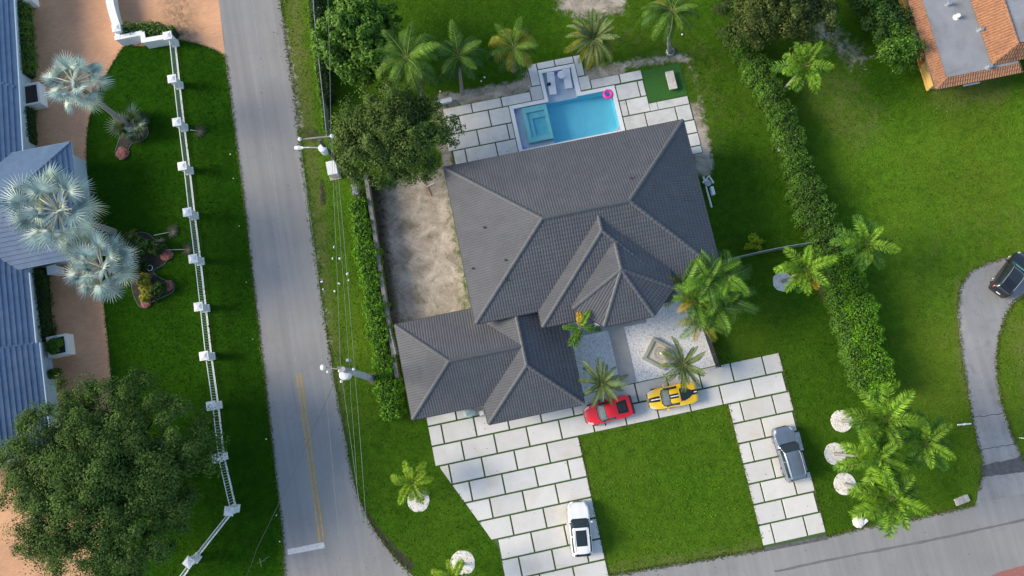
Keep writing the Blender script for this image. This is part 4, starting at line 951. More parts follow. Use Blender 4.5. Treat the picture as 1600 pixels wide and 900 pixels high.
t = thing('mailbox_stone', 'broken white stone lying by the street palm', 'stone', P(1341, 815)); mb = MB().lathe((0, 0, 0), [(.55, 0), (.56, .1), (.4, .2), (.1, .24)], 9); obj('slab', mb, M['gravel_ring'], t); obj('chip', MB().box((.55, -.1, .08), (.5, .25, .16), .5), M['white'], t)
a, b = P(1498, 664, .25), P(1519, 662, .25); c = (a + b) / 2
t = thing('white_pipe', 'white pipe lying in the grass beside the neighbour driveway', 'pipe', (c.x, c.y, 0)); obj('pipe', MB().tube([a - c, b - c], .07, 8).v and MB().tube([(a - c) + Vector((0, 0, .1)), (b - c) + Vector((0, 0, .1))], .07, 8), M['box_white'], t); obj('coupling', MB().tube([(-.1, 0, .1), (.15, 0, .1)], .1, 8), M['box_white'], t)
q = P(1593, 684); t = thing('street_sign', 'small white sign post at the right edge by the driveway', 'sign', q, .3)
obj('post', MB().tube([(0, 0, 0), (0, 0, 1.3)], .05, 8), M['box_white'], t); obj('arm', MB().box((.3, 0, 1.3), (1.0, .08, .12)), M['box_white'], t)
q = P(421, 869); t = thing('street_sign', 'thin cross shaped sign post on the left verge by the stop line', 'sign', q, .1)
obj('post', MB().tube([(0, 0, 0), (0, 0, 2.0)], .03, 8), M['steel'], t); obj('blade', MB().box((0, 0, 2.02), (.7, .025, .16)), M['crownshaft'], t); obj('cross_blade', MB().box((0, 0, 2.2), (.025, .7, .16)), M['crownshaft'], t)
q = P(1217, 234, .3); t = thing('globe_lamp', 'small white globe garden lamp beside the right hedge', 'garden lamp', (q.x, q.y, 0)); obj('stem', MB().tube([(0, 0, 0), (0, 0, .3)], .05, 8), M['box_white'], t); obj('globe', MB().lathe((0, 0, .2), [(.08, 0), (.2, .1), (.24, .22), (.2, .35), (.06, .42)], 14), M['white'], t, smooth=True)
# pegs and stones scattered on the grass
for L, lb, gr, r in (([(360, 241), (365, 279), (374, 353), (385, 441), (395, 530), (416, 686), (432, 805), (437, 846)], 'tiny white marker stone in the dark grass strip left of the street', 'white markers along the left verge', .055),
                     ([(520, 404), (522, 386), (531, 404), (543, 428), (545, 438), (530, 443), (523, 455), (503, 440), (505, 452)], 'pale stone scattered on the verge grass below the cabinet', 'pale stones on the verge', .1),
                     ([(757, 121), (752, 127), (688, 143), (818, 116), (1066, 54)], 'white pebble in the grass near the pool palms', 'white pebbles by the pool palms', .09)):
    stn = MB().lathe((0, 0, 0), [(r, 0), (r * 1.1, r * .5), (r * .6, r), (.01, r * 1.1)], 7).mesh('s', M['white'])
    for u, v in L: link('marker_stone', stn, None, lb, 'stone', gr, loc=P(u, v), rot=(0, 0, random.random() * 6), scale=[random.uniform(.7, 1.4), random.uniform(.7, 1.2), random.uniform(.6, 1)])
q = P(669, 293); t = thing('orange_tool', 'orange handled tool lying on the bare side yard', 'tool', q); obj('handle', MB().tube([(-.25, .9, .05), (.15, -.9, .05)], .035, 6), mat('orange_handle', (.35, .13, .08), .5), t); obj('head', MB().tube([(-.1, .1, .06), (.6, .25, .06)], .05, 6), M['box_white'], t)
for u, v, r in ((400, 142, 0), (425, 156, 0), (437, 169, 0), (449, 181, 0)): pass
# black lantern at the garage corner
q = P(913, 606, 2.2); t = thing('wall_lantern', 'black lantern on the garage corner beside the red car', 'lantern', (5.75, q.y, 0)); obj('body', MB().box((0, 0, 2.2), (.28, .45, .6)), M['metal_black'], t); obj('bracket', MB().box((-.2, 0, 2.3), (.25, .08, .08)), M['metal_black'], t)
# planting beds on the left lawn
def bed(label, pts, soil=True):
    t = thing('planting_bed', label, 'planting bed', P(*pts[0])); O = t.location.copy(); c = catmull(PP(pts), 4, True); n = len(c)
    obj('soil', MB().add([(p.x - O.x, p.y - O.y, .05) for p in c], [tuple(range(n))]), M['soil'], t)
    e_ = [(p.x - O.x, p.y - O.y, .05) for p in c]; obj('edging', MB().tube(e_ + e_[:1], .03, 5), M['wall_grey'], t)
bed('large kidney shaped planting bed below the silver palms', [(208, 372), (228, 364), (246, 378), (262, 396), (258, 412), (240, 424), (256, 437), (270, 440), (271, 455), (258, 463), (238, 472), (226, 480), (215, 474), (205, 440)])
bed('small planting bed around the tall silver palm trunk', [(192, 205), (206, 192), (225, 192), (232, 208), (222, 220), (205, 226), (197, 244), (184, 246), (181, 236)])
def rock(label, u, v, r, m='pink_stone'):
    q = P(u, v); mb = MB(); vs = []
    r *= .85
    for z, s in ((0, 1), (.12, .9), (.2, .55)):
        for j in range(9): a = j * .698; vs.append((r * s * math.cos(a) * random.uniform(.8, 1.15), r * s * math.sin(a) * random.uniform(.8, 1.15), z + random.uniform(0, .05)))
    mb.add(vs, [(i * 9 + j, i * 9 + (j + 1) % 9, (i + 1) * 9 + (j + 1) % 9, (i + 1) * 9 + j) for i in range(2) for j in range(9)] + [tuple(range(18, 27))])
    obj('rock', mb, M[m], None, label, 'rock', 'pink rocks in the planting beds', loc=(q.x, q.y, .05))
rock('pink rock in the small bed by the tall silver palm', 192, 240, .75); rock('pink rock under the dead fan leaves near the fence', 261, 399, .7); rock('dark pink rock at the right tip of the big planting bed', 263, 447, .65); rock('orange pink rock at the lower tip of the big planting bed', 229, 473, .6, 'pink_stone')
obj('white_ring', MB().torus((0, 0, .12), .26, .035, 20, 8), M['white'], None, 'white garden ring lying in the big planting bed', 'ring', loc=P(235, 419))

# ------------------------------------------------------------------ foliage
def unit(a): return a / np.maximum(np.linalg.norm(a, axis=1, keepdims=True), 1e-9)
def leaves_mesh(name, c, n, ln, wd, material, fold=.25):
    """one small folded diamond per leaf"""
    k = len(c); t = unit(np.cross(n, unit(rng.normal(size=(k, 3))))); b = np.cross(n, t)
    ln = np.broadcast_to(ln, k)[:, None]; wd = np.broadcast_to(wd, k)[:, None]
    v = np.empty((k, 4, 3)); v[:, 0] = c - t * ln / 2; v[:, 1] = c + b * wd / 2 + n * wd * fold; v[:, 2] = c + t * ln / 2; v[:, 3] = c - b * wd / 2 + n * wd * fold
    me = bpy.data.meshes.new(name); me.vertices.add(k * 4); me.vertices.foreach_set('co', v.ravel().astype(np.float32))
    me.loops.add(k * 4); me.loops.foreach_set('vertex_index', np.arange(k * 4, dtype=np.int32))
    me.polygons.add(k); me.polygons.foreach_set('loop_start', np.arange(0, k * 4, 4, dtype=np.int32)); me.polygons.foreach_set('loop_total', np.full(k, 4, dtype=np.int32))
    me.materials.append(material); me.update(calc_edges=True); me.validate(); return me
def crown_pts(nclump, per, rad, rc, flat=.75, lump=.22, top_bias=.3):
    """clumps through an uneven ellipsoid; returns leaf centres and normals"""
    d = unit(rng.normal(size=(nclump, 3))); d[:, 2] = np.abs(d[:, 2]) * (1 + top_bias) - .35 * (rng.random(nclump) < .35); d = unit(d)
    ang = np.arctan2(d[:, 1], d[:, 0]); lob = 1 + lump * (np.sin(ang * 3 + rng.random() * 6) * .5 + np.sin(ang * 5 + rng.random() * 6) * .35 + np.sin(ang * 8 + rng.random() * 6) * .25)
    r = (rng.random(nclump) ** .42) * lob * (1 - .12 * rng.random(nclump))
    cc = d * r[:, None] * np.array(rad)
    c = np.repeat(cc, per, 0); off = unit(rng.normal(size=(len(c), 3))) * (rng.random(len(c)) ** .5)[:, None] * np.repeat(rc * (.6 + .7 * rng.random(nclump)), per)[:, None] * np.array([1, 1, flat])
    n = unit(unit(off) * .8 + np.repeat(d, per, 0) * .5 + np.array([0, 0, .55]) + rng.normal(size=c.shape) * .45)
    return c + off, n, cc
def tree(name, label, base, centre, rad, material, nclump, per, rc, ln, wd, group=None, trunk_r=.3, cat='tree', limbs=14, **k):
    """base: foot on the ground; centre: middle of the crown; rad: crown half axes"""
    t = thing(name, label, cat, base, 0, group); o = centre - base
    c, n, cc = crown_pts(nclump, per, rad, rc, **k)
    c = c + np.array(o); keep = c[:, 2] > .15; c, n = c[keep], n[keep]
    link('crown', leaves_mesh('crown', c, n, ln * (.7 + .6 * rng.random(len(c))), wd * (.7 + .6 * rng.random(len(c))), material), t)
    mb = MB(); fork = Vector((o.x * .4, o.y * .4, max(.8, o.z - rad[2] * .55)))
    mb.tube([(0, 0, -.05), fork * .5 + Vector((.1, .05, 0)), fork], [trunk_r * 1.3, trunk_r, trunk_r * .8], 9)
    obj('trunk', mb, M['bark'], t)
    lm = MB()
    for i in rng.choice(len(cc), min(limbs, len(cc)), replace=False):
        e_ = Vector(cc[i]) * .92 + o; mid = fork.lerp(e_, .5) + Vector((0, 0, .3)); lm.tube([fork, mid, e_], [trunk_r * .5, trunk_r * .28, trunk_r * .08], 6, caps=False)
    obj('limbs', lm, M['bark'], t); return t
def under(u, v, zc):
    """foot of a vertical thing whose top (height zc) is seen at u, v"""
    p = P(u, v, zc); return Vector((p.x, p.y, 0))
def crown_at(u, v, z): return P(u, v, z)
tree('oak_tree', 'huge spreading dark oak over the lower part of the left fence', under(165, 742, 6), P(170, 743, 5.6), (9.3, 9.1, 3.9), M['oak'], 640, 200, .95, .25, .095, trunk_r=.45, limbs=60, lump=.08)
tree('oak_tree', 'fine leaved oak between the verge and the pool deck', under(607, 215, 5.5), P(612, 214, 5.2), (5.9, 5.0, 3.0), M['oak2'], 330, 150, .8, .26, .10, trunk_r=.3, limbs=30, lump=.16)
tree('mango_tree', 'dense bright green round tree by the overgrown fence at the top', under(566, 62, 5), P(566, 62, 4.6), (4.1, 4.9, 3.4), M['broad'], 300, 85, .62, .34, .16, trunk_r=.28, limbs=20, lump=.2, flat=.9)
tree('brush_tree', 'dull olive scrubby tree at the top edge left of the feather palm', under(1195, 10, 4.5), P(1195, 12, 4.0), (5.0, 4.4, 2.8), M['brush'], 230, 85, .8, .28, .10, trunk_r=.2, limbs=50, lump=.2)
tree('brush_tree', 'smaller olive scrub tree at the top edge above the right hedge', under(1255, 30, 3.5), P(1255, 25, 3.2), (3.4, 3.6, 2.2), M['brush'], 110, 80, .75, .28, .11, trunk_r=.15, limbs=30)
for (u, v), lb in (((1362, -8), 'dark dense shrub tree beside the yellow wall, topmost'), ((1384, 38), 'dark dense shrub tree beside the yellow wall, middle'), ((1400, 78), 'dark dense shrub tree beside the yellow wall, lowest')):
    tree('dense_shrub', lb, under(u, v, 2.2), P(u, v, 1.9), (2.3, 2.4, 1.9), M['hedge_dark'] if v < 60 else M['broad'], 110, 70, .6, .24, .13, 'dense shrubs beside the yellow house', trunk_r=.1, cat='shrub', limbs=8)
tree('lime_shrub', 'small yellow green shrub beside the mesh fence', under(1178, 381, .9), P(1178, 381, .8), (.85, .8, .65), M['lime'], 26, 34, .3, .22, .12, trunk_r=.05, cat='shrub', limbs=8)
for (u, v), lb, r in (((246, 385), 'dark leafy shrub in the upper right lobe of the big bed', .9), ((215, 415), 'dark leafy shrub on the palm side of the big bed', .9), ((250, 452), 'dark leafy shrub near the pink rock at the right tip of the bed', .7), ((225, 385), 'broad dark shrub in the upper middle of the big bed', 1.0), ((222, 185), 'green shrub above the young fan palm in the small bed', .8), ((205, 372), 'low brown green plant in the big bed beneath the dead fan leaves', .9), ((229, 458), 'spiky yellow green plant at the lower end of the big bed', .95), ((226, 437), 'small leafy plant in the middle of the big bed', .5)):
    tree('bed_plant', lb, P(u, v), P(u, v, .5), (r, r, .55), (M['hedge_dark'] if 'dark' in lb or 'green shrub' in lb else M['brush'] if v < 400 else M['olive_frond']), 30, 30, .28, .4, .1, 'low plants in the big planting bed', trunk_r=.03, cat='plant', limbs=6)
def hedge(name, label, pts, wd_, h, material, dens=120, ln=.2, lw=.11, z=0, cat='hedge', core=True):
    """clipped hedge following pts (footprint centre line); wd_: half widths"""
    t = thing(name, label, cat, (pts[0].x, pts[0].y, z)); O = Vector((pts[0].x, pts[0].y, 0)); q = resample(pts, max(2, int(sum((b - a).length for a, b in zip(pts, pts[1:])) / .35)))
    ws = np.interp(np.linspace(0, 1, len(q)), np.linspace(0, 1, len(wd_)), wd_)
    P_ = np.array([[p.x - O.x, p.y - O.y] for p in q]); T = np.gradient(P_, axis=0); T = T / np.linalg.norm(T, axis=1, keepdims=True); S_ = np.stack([T[:, 1], -T[:, 0]], 1)
    L = sum((b - a).length for a, b in zip(pts, pts[1:])); k = int(L * dens * (np.mean(ws) + h) )
    s = rng.random(k) * (len(q) - 1); i = np.clip(s.astype(int), 0, len(q) - 2); f = (s - i)[:, None]
    base = P_[i] * (1 - f) + P_[i + 1] * f; sd_ = S_[i]; ww = ws[i]
    tw = 2 * ww; pu = rng.random(k) * (2 * h + tw)      # walk round the clipped section: side, top, side
    cx = np.where(pu < h, -1.0, np.where(pu < h + tw, (pu - h) / np.maximum(tw, 1e-6) * 2 - 1, 1.0)); cz = np.where(pu < h, pu / h, np.where(pu < h + tw, 1.0, (2 * h + tw - pu) / h))
    th_ = np.arctan2(cz, cx); cr_ = np.clip((cz - .7) / .3, 0, 1) * np.clip((np.abs(cx) - .6) / .4, 0, 1); cx = cx * (1 - .22 * cr_); cz = cz * (1 - .16 * cr_)
    top_ = (pu >= h) & (pu < h + tw)
    lump = 1 + .13 * np.sin(s * .9 + 1) + .10 * np.sin(s * 2.3 + th_ * 2) + .09 * np.sin(s * .37 + 2); rr = (lump - .28 * rng.random(k) ** 2)
    end = np.minimum(np.minimum(s, len(q) - 1 - s) * .35 / .5, 1) ** .5
    x = base + sd_ * (cx * ww * rr * (.6 + .4 * end))[:, None]; zz = z + .08 + cz * (h - .1) * (.5 + .5 * rr) * (.75 + .25 * end)
    c = np.stack([x[:, 0], x[:, 1], zz], 1) + rng.normal(size=(k, 3)) * .05
    sx_ = np.where(top_, cx * .25, cx); n = unit(np.stack([sd_[:, 0] * sx_, sd_[:, 1] * sx_, np.where(top_, 1.0, .35)], 1) + rng.normal(size=(k, 3)) * .5); n[:, 2] = np.abs(n[:, 2])
    c[:, 2] -= z
    link('foliage', leaves_mesh('foliage', c, n, ln * (.6 + .8 * rng.random(k)), lw * (.6 + .8 * rng.random(k)), material), t)
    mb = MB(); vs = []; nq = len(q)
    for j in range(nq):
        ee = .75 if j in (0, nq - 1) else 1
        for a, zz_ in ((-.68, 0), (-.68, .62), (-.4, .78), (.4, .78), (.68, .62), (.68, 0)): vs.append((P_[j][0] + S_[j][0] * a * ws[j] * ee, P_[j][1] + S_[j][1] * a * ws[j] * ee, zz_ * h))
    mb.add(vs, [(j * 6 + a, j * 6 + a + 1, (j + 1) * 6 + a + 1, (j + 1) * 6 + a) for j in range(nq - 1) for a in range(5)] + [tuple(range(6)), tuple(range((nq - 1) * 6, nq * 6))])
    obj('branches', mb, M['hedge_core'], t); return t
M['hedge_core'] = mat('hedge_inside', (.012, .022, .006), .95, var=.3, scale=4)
hz_ = 1.3
hedge('hedge', 'long dark green clipped hedge between the plots, upper stretch', [P(u, v, hz_) - Vector((0, 0, hz_)) for u, v in ((1140, 40), (1165, 75), (1192, 120), (1217, 165), (1233, 210), (1247, 255), (1262, 300), (1280, 345), (1296, 375))], [1.0, 1.1, 1.2, 1.15, 1.15, 1.2, 1.3, 1.8, 1.7], 2.3, M['hedge'], 280, .19, .095)
hedge('hedge', 'darker lower hedge row on the house side of the broad right hedge', [P(u, v, hz_) - Vector((0, 0, hz_)) for u, v in ((1298, 380), (1306, 420), (1313, 460), (1323, 500), (1336, 545), (1349, 585), (1360, 615))], [1.4, 1.2, 1.0, 1.0, 1.0, 1.0, .9], 2.2, M['hedge'], 260, .19, .095)
hedge('hedge', 'tall broad lime green hedge ending at the street corner palms', [P(u, v, 2.2) - Vector((0, 0, 2.2)) for u, v in ((1318, 392), (1330, 425), (1342, 460), (1352, 500), (1364, 545), (1376, 585), (1386, 615))], [.9, 1.2, 1.35, 1.4, 1.4, 1.35, 1.2], 2.7, M['hedge_lime'], 280, .19, .095)
hedge('hedge', 'glossy green verge hedge in front of the thin grey wall', [P(u, v, 1.0) - Vector((0, 0, 1.0)) for u, v in ((560, 312), (566, 350), (575, 400), (583, 450), (590, 500), (598, 550), (606, 600), (615, 655))], [.9, 1.05, 1.05, 1.0, 1.0, 1.05, 1.1, 1.0], 1.9, M['hedge_lime'], 230, .22, .11)
hedge('vine_hedge', 'rank vines smothering the mesh fence at the top of the verge', PP([(496, -40), (501, 30), (509, 100), (517, 165)]), [.5, .6, .6, .5], 1.7, M['hedge_dark'], 120, .22, .12)
hedge('verge_weeds', 'strip of bright weeds along the foot of the overgrown fence', PP([(484, -40), (489, 30), (498, 100), (506, 165), (510, 205)]), [.35, .4, .4, .35, .3], .45, M['hedge_lime'], 120, .16, .07, cat='weeds')
hedge('hedge', 'clipped hedge behind the white entrance wall', [P(u, v, .9) - Vector((0, 0, .9)) for u, v in ((192, 49), (225, 45), (255, 48), (272, 52))], [.7, .75, .75, .7], 1.5, M['hedge'], 170, .18, .1)
for L, lb, mt, hh, wds in (([(31, 4), (33, 40), (36, 80), (38, 118)], 'row of rounded shrubs between the upper blue eave and the driveway', 'hedge', 1.5, [.85, .9, .8, .85]), ([(38, 168), (40, 195), (41, 224)], 'dark hedge below the upper white planter', 'hedge_dark', 1.3, [.7, .7, .7]),
                           ([(58, 420), (60, 450), (62, 480), (66, 520), (68, 535)], 'long dark hedge under the southern blue eave', 'hedge_dark', 1.4, [.7, .8, .75, .8, .7]), ([(78, 578), (82, 590)], 'small green hedge below the planter with the round bush', 'hedge', 1.2, [.6, .6]), ([(24, 0), (27, -30)], 'dark hedge at the very top left beside the eave', 'hedge_dark', 1.2, [.6, .6])):
    hedge('hedge', lb, [P(u, v, .8) - Vector((0, 0, .8)) for u, v in L], wds, hh, M[mt], 150, .18, .1)
tree('round_bush', 'clipped round bush in the white planter by the blue roof', Vector((-39.35, 12.0, .95)), Vector((-39.35, 12.0, 1.35)), (.75, .75, .5), M['hedge'], 60, 40, .25, .16, .09, trunk_r=.05, cat='bush', limbs=4, lump=.03)

# ------------------------------------------------------------------ palms
def pinnate(name, L, n, ll, droop, material, vee=.25, plume=False, wleaf=.06, fwd=.55, hang=.25, rach=.035, start=.12, rm=None):
    """feather leaf along +x, arching down by droop radians"""
    mb = MB(); pts = []; p = Vector((0, 0, 0)); k = 14
    for i in range(k + 1):
        a = -droop * (i / k) ** 1.6; pts.append(p.copy()); p = p + Vector((math.cos(a), 0, math.sin(a))) * (L / k)
    mb.tube(pts, [max(.008, rach * (1 - i / (k + .5))) for i in range(k + 1)], 4, m=1, caps=False)
    for i in range(n):
        s = start + (1 - start) * (i + .5) / n; f = s * k; j = min(k - 1, int(f)); q = pts[j].lerp(pts[j + 1], f - j); t = (pts[j + 1] - pts[j]).normalized(); up_ = Vector((-t.z, 0, t.x))
        l = ll * (.35 + .65 * math.sin(math.pi * min(1, .18 + s * .82)) ** .7) * random.uniform(.85, 1.12)
        if s > .9: l *= .8
        for side in (-1, 1):
            for rep in range(2 if plume else 1):
                el = vee + (random.uniform(-.9, 1.1) if plume else random.uniform(-.12, .12))
                dr = (Vector((0, side, 0)) * math.cos(el) + up_ * math.sin(el)); dr = (dr + t * (fwd + random.uniform(-.1, .1) + (.9 * (s - .85) / .15 if s > .85 else 0))).normalized()
                mid = q + dr * l * .55; tip = q + dr * l + Vector((0, 0, -hang * l * random.uniform(.6, 1.3))); wv_ = t * wleaf * .5
                mb.add([q - wv_ * .5, q + wv_ * .5, mid + wv_, mid - wv_, tip], [(0, 1, 2, 3), (3, 2, 4)])
    return mb.mesh(name, [material, rm or M['rachis']])
M['rachis'] = mat('frond_stem', (.20, .23, .06), .6)
def palm(name, label, base, crown, meshes, spec, trunk=(.16, .12), tm=None, group=None, shaft=None, scale=1.0, twist=0, cat='palm tree', bend=0):
    """spec: list of (mesh key, count, elevation, spread, azimuth offset)"""
    t = thing(name, label, cat, base, 0, group); v = crown - base
    side = Vector((v.y, -v.x, 0)); side = side.normalized() * bend if side.length > .01 else Vector((bend, 0, 0))
    mid = v * .5 + side
    obj('trunk', MB().tube([(0, 0, -.05), v * .06, v * .28 + side * .7, mid, v * .78 + side * .6, v], [trunk[0] * 1.5, trunk[0] * 1.1, trunk[0], (trunk[0] + trunk[1]) / 2, trunk[1], trunk[1]], 10), tm or M['trunk'], t)
    if shaft: obj('crownshaft', MB().tube([v * .98, v + Vector((0, 0, shaft * .6)), v + Vector((0, 0, shaft))], [trunk[1] * 1.15, trunk[1] * 1.05, trunk[1] * .35], 10), M['crownshaft'], t)
    top = v + Vector((0, 0, shaft or .1)) * .9; az = random.random() * 6.28 + twist
    for key, cnt, el, spr, off in spec:
        for i in range(cnt):
            a = (az + off + i * 2 * math.pi / cnt + random.uniform(-.16, .16)) if not isinstance(off, str) else 1.45
            e_ = el + random.uniform(-spr, spr); s = scale * random.uniform(.78, 1.14)
            link('frond', random.choice(meshes[key]), t, loc=top, rot=(random.uniform(-.25, .25), -e_, a), scale=(s, s, s))
    return t
R3 = range(2)
FX = {'u': [pinnate('frond', 2.7, 34, .62, 1.0, M['foxtail'], .1, True, .085, .45, .25) for _ in R3], 'd': [pinnate('frond', 2.9, 36, .66, 1.5, M['foxtail'], .1, True, .085, .45, .3) for _ in R3],
      'g': [pinnate('frond', 2.9, 36, .66, 1.3, M['foxtail_dk'], .1, True, .085, .45, .3) for _ in R3], 'y': [pinnate('frond', 2.3, 30, .55, 1.1, M['yellowed'], .1, True, .085, .45, .25)], 'b': [pinnate('frond', 2.2, 26, .4, 1.2, M['dead'], -.4, True, .06, .5, .4)],
      'l': [pinnate('frond', 2.7, 34, .62, 1.2, M['foxtail_lime'], .1, True, .085, .45, .25) for _ in R3]}
CO = {'u': [pinnate('frond', 3.4, 44, .72, 1.0, M['coco'], -.1, False, .06, .55, .35) for _ in R3], 'd': [pinnate('frond', 3.6, 44, .75, 1.9, M['coco'], -.2, False, .06, .55, .5) for _ in R3],
      'k': [pinnate('frond', 3.5, 44, .75, 1.6, M['coco_dk'], -.15, False, .06, .55, .45) for _ in R3], 'o': [pinnate('frond', 3.3, 38, .85, 2.0, M['olive_frond'], -.2, False, .07, .55, .5)], 'y': [pinnate('frond', 3.0, 36, .7, 1.7, M['yellowed'], -.2, False, .07, .55, .4)]}
DT = {'u': [pinnate('frond', 2.1, 40, .30, .7, M['date'], .35, False, .05, .7, .08) for _ in R3], 'd': [pinnate('frond', 2.3, 42, .31, 1.3, M['date'], .35, False, .05, .7, .12) for _ in R3], 'o': [pinnate('frond', 2.3, 40, .4, 1.4, M['olive_frond'], .3, False, .04, .6, .12)], 'y': [pinnate('frond', 2.2, 40, .38, 1.2, M['yellowed'], .3, False, .04, .6, .12)]}
AR = {'u': [pinnate('frond', 2.6, 26, .62, 1.2, M['areca'], .5, False, .075, .6, .2) for _ in R3], 'd': [pinnate('frond', 2.7, 26, .64, 1.8, M['areca'], .4, False, .075, .6, .3) for _ in R3], 'k': [pinnate('frond', 2.6, 26, .6, 1.5, M['coco_dk'], .4, False, .075, .6, .3)], 'o': [pinnate('frond', 2.5, 26, .6, 1.6, M['olive_frond'], .4, False, .075, .6, .3)], 'y': [pinnate('frond', 2.3, 24, .5, 1.5, M['yellowed'], .4, False, .075, .6, .3)]}
def vbase(u, v, h): return under(u, v, h)
# coconut palms behind the pool
palm('coconut_palm', 'tall coconut palm with ragged yellowish fronds, leftmost of the pool palms', P(662, 158), P(636, 92, 7.0), CO, [('u', 6, .75, .2, 0), ('d', 8, .25, .25, .4), ('k', 5, .1, .2, .9), ('o', 4, -.15, .2, .2)], (.17, .13), group='coconut palms behind the pool', bend=.3)
palm('coconut_palm', 'dark green coconut palm between the ragged palm and the deck palm', P(722, 146), P(716, 88, 5.4), CO, [('u', 5, .8, .2, 0), ('k', 10, .35, .25, .4), ('k', 7, -.05, .2, .2)], (.17, .13), group='coconut palms behind the pool', scale=.88)
palm('coconut_palm', 'bushy coconut palm shading the left corner of the tanning ledge', vbase(803, 76, 4.4), P(803, 76, 4.4), CO, [('u', 5, .85, .2, 0), ('o', 7, .35, .25, .4), ('k', 8, .0, .2, .2)], (.2, .16), group='coconut palms behind the pool', scale=.92)
palm('coconut_palm', 'coconut palm with curved bare trunk at the top edge', P(1046, 82), P(1050, 18, 6.6), CO, [('u', 6, .75, .2, 0), ('d', 8, .2, .25, .4), ('y', 1, -.2, .1, 2.2), ('o', 2, .1, .2, .2), ('k', 4, .1, .2, 1.2)], (.19, .13), group='coconut palms behind the pool', bend=-.5, scale=.85)
palm('date_palm', 'dense date palm with orange tipped fronds above the tanning ledge', vbase(927, 62, 3.4), P(927, 62, 3.4), DT, [('u', 12, .95, .2, 0), ('d', 16, .45, .2, .1), ('o', 14, .05, .2, .3), ('y', 3, .1, .3, 1.1)], (.3, .26), scale=1.25)
stb = P(1047, 82); obj('tree_stump_guard', MB().lathe((0, 0, 0), [(.45, 0), (.42, .25), (.36, .3), (.3, .05)], 12), M['steel'], None, 'grey metal collar around the foot of the top edge palm', 'collar', loc=stb)
# foxtail palms
def fox(label, base, crown, n=1.0, y=0, sc_=1.0, grp='feathery foxtail palms', dark=False):
    d = 'g' if dark else 'd'
    sp = [('u', 5, .85, .15, 0), (d, 7, .3, .2, .5), ('g', 4, -.05, .15, .2)]
    if sc_ < .8: sp = [('l', 5, .8, .15, 0), ('l', 7, .25, .2, .5)]
    elif random.random() < .7: sp.append(('b', 1, -.5, .1, 1.0))
    if y: sp.append(('y', 1, .6, .1, y))
    return palm('foxtail_palm', label, base, crown, FX, sp, (.13, .10), group=grp, shaft=.7, scale=sc_)
fox('feather palm at the top of the right hedge, beside the scrub tree', vbase(1250, 112, 5.2), P(1253, 108, 5.2))
fox('bright feather palm with one orange frond over a gravel ring by the mesh fence', P(1223, 440), P(1252, 424, 4.8), y=1.2, sc_=.95)
fox('arching feather palm on the lawn side of the hedge bend', vbase(1347, 383, 4.6), P(1347, 383, 4.6), sc_=.92, dark=True)
fox('street corner feather palm standing in the topmost of the three right gravel rings', P(1316, 658), P(1373, 655, 7.0), sc_=1.12)
fox('street corner feather palm standing in the middle one of the three right gravel rings', P(1305, 709), P(1362, 716, 6.8), sc_=1.1)
fox('street corner feather palm with bare curved trunk in the lowest right gravel ring', P(1320, 757), P(1384, 775, 7.2), sc_=1.16)
fox('feather palm set back on the lawn right of the three street palms', vbase(1438, 690, 6.4), P(1438, 690, 6.4), sc_=.9, dark=True)
fox('small yellow green feather palm left of the slab driveway', P(652, 783), P(645, 752, 2.3), sc_=.72)
fox('small feather palm at the bottom edge left of the slab driveway', P(722, 880), P(708, 900, 2.6), sc_=.72)
# gravel rings
def ring(label, u, v, r):
    n = 26; mb = MB(); vs = []
    for k, (s, z) in enumerate(((1, .004), (.96, .05), (.6, .07))):
        for j in range(n):
            a = 2 * math.pi * j / n; q = r * s * (1 + random.uniform(-.025, .025)); vs.append((q * math.cos(a), q * math.sin(a), z))
    mb.add(vs, [(i * n + j, i * n + (j + 1) % n, (i + 1) * n + (j + 1) % n, (i + 1) * n + j) for i in range(2) for j in range(n)] + [tuple(range(2 * n, 3 * n))])
    obj('gravel_ring', mb, M['gravel_ring'], None, label, 'gravel ring', 'white gravel rings around palms', loc=P(u, v))
ring('round white gravel ring under the palm with the orange frond', 1223, 440, .95); ring('topmost of the three white gravel rings by the street palms', 1315, 658, 1.0); ring('middle one of the three white gravel rings by the street palms', 1305, 709, 1.0); ring('lowest of the three white gravel rings by the street palms', 1320, 756, 1.0)
ring('white gravel ring under the small palm left of the slab driveway', 654, 782, 1.0); ring('white gravel ring at the bottom edge left of the slab driveway', 723, 880, 1.1)
# entry palms
palm('palm_shrub', 'small palm with one orange frond in the court corner beside the porch roof', vbase(906, 512, 5.0), P(906, 512, 5.0), FX, [('u', 2, .6, .1, 0), ('g', 4, .25, .15, .4), ('y', 1, .35, .05, 'up')], (.1, .08), shaft=.5, scale=.72)
palm('pygmy_palm', 'grey green date palm leaning over the red car', vbase(940, 598, 3.0), P(940, 598, 3.0), DT, [('u', 7, .95, .2, 0), ('d', 9, .5, .2, .1), ('d', 9, .12, .15, .3)], (.16, .16), group='pygmy date palms in the court', scale=1.05)
palm('pygmy_palm', 'grey green date palm between the fountain and the yellow car', vbase(1067, 570, 3.0), P(1067, 570, 3.0), DT, [('u', 7, .95, .2, 0), ('d', 9, .5, .2, .1), ('d', 9, .12, .15, .3)], (.16, .16), group='pygmy date palms in the court', scale=1.08)
ar = thing('areca_palm', 'big clump of areca palms at the right corner of the court', 'palm tree', vbase(1098, 460, 5)); AO = ar.location.copy()
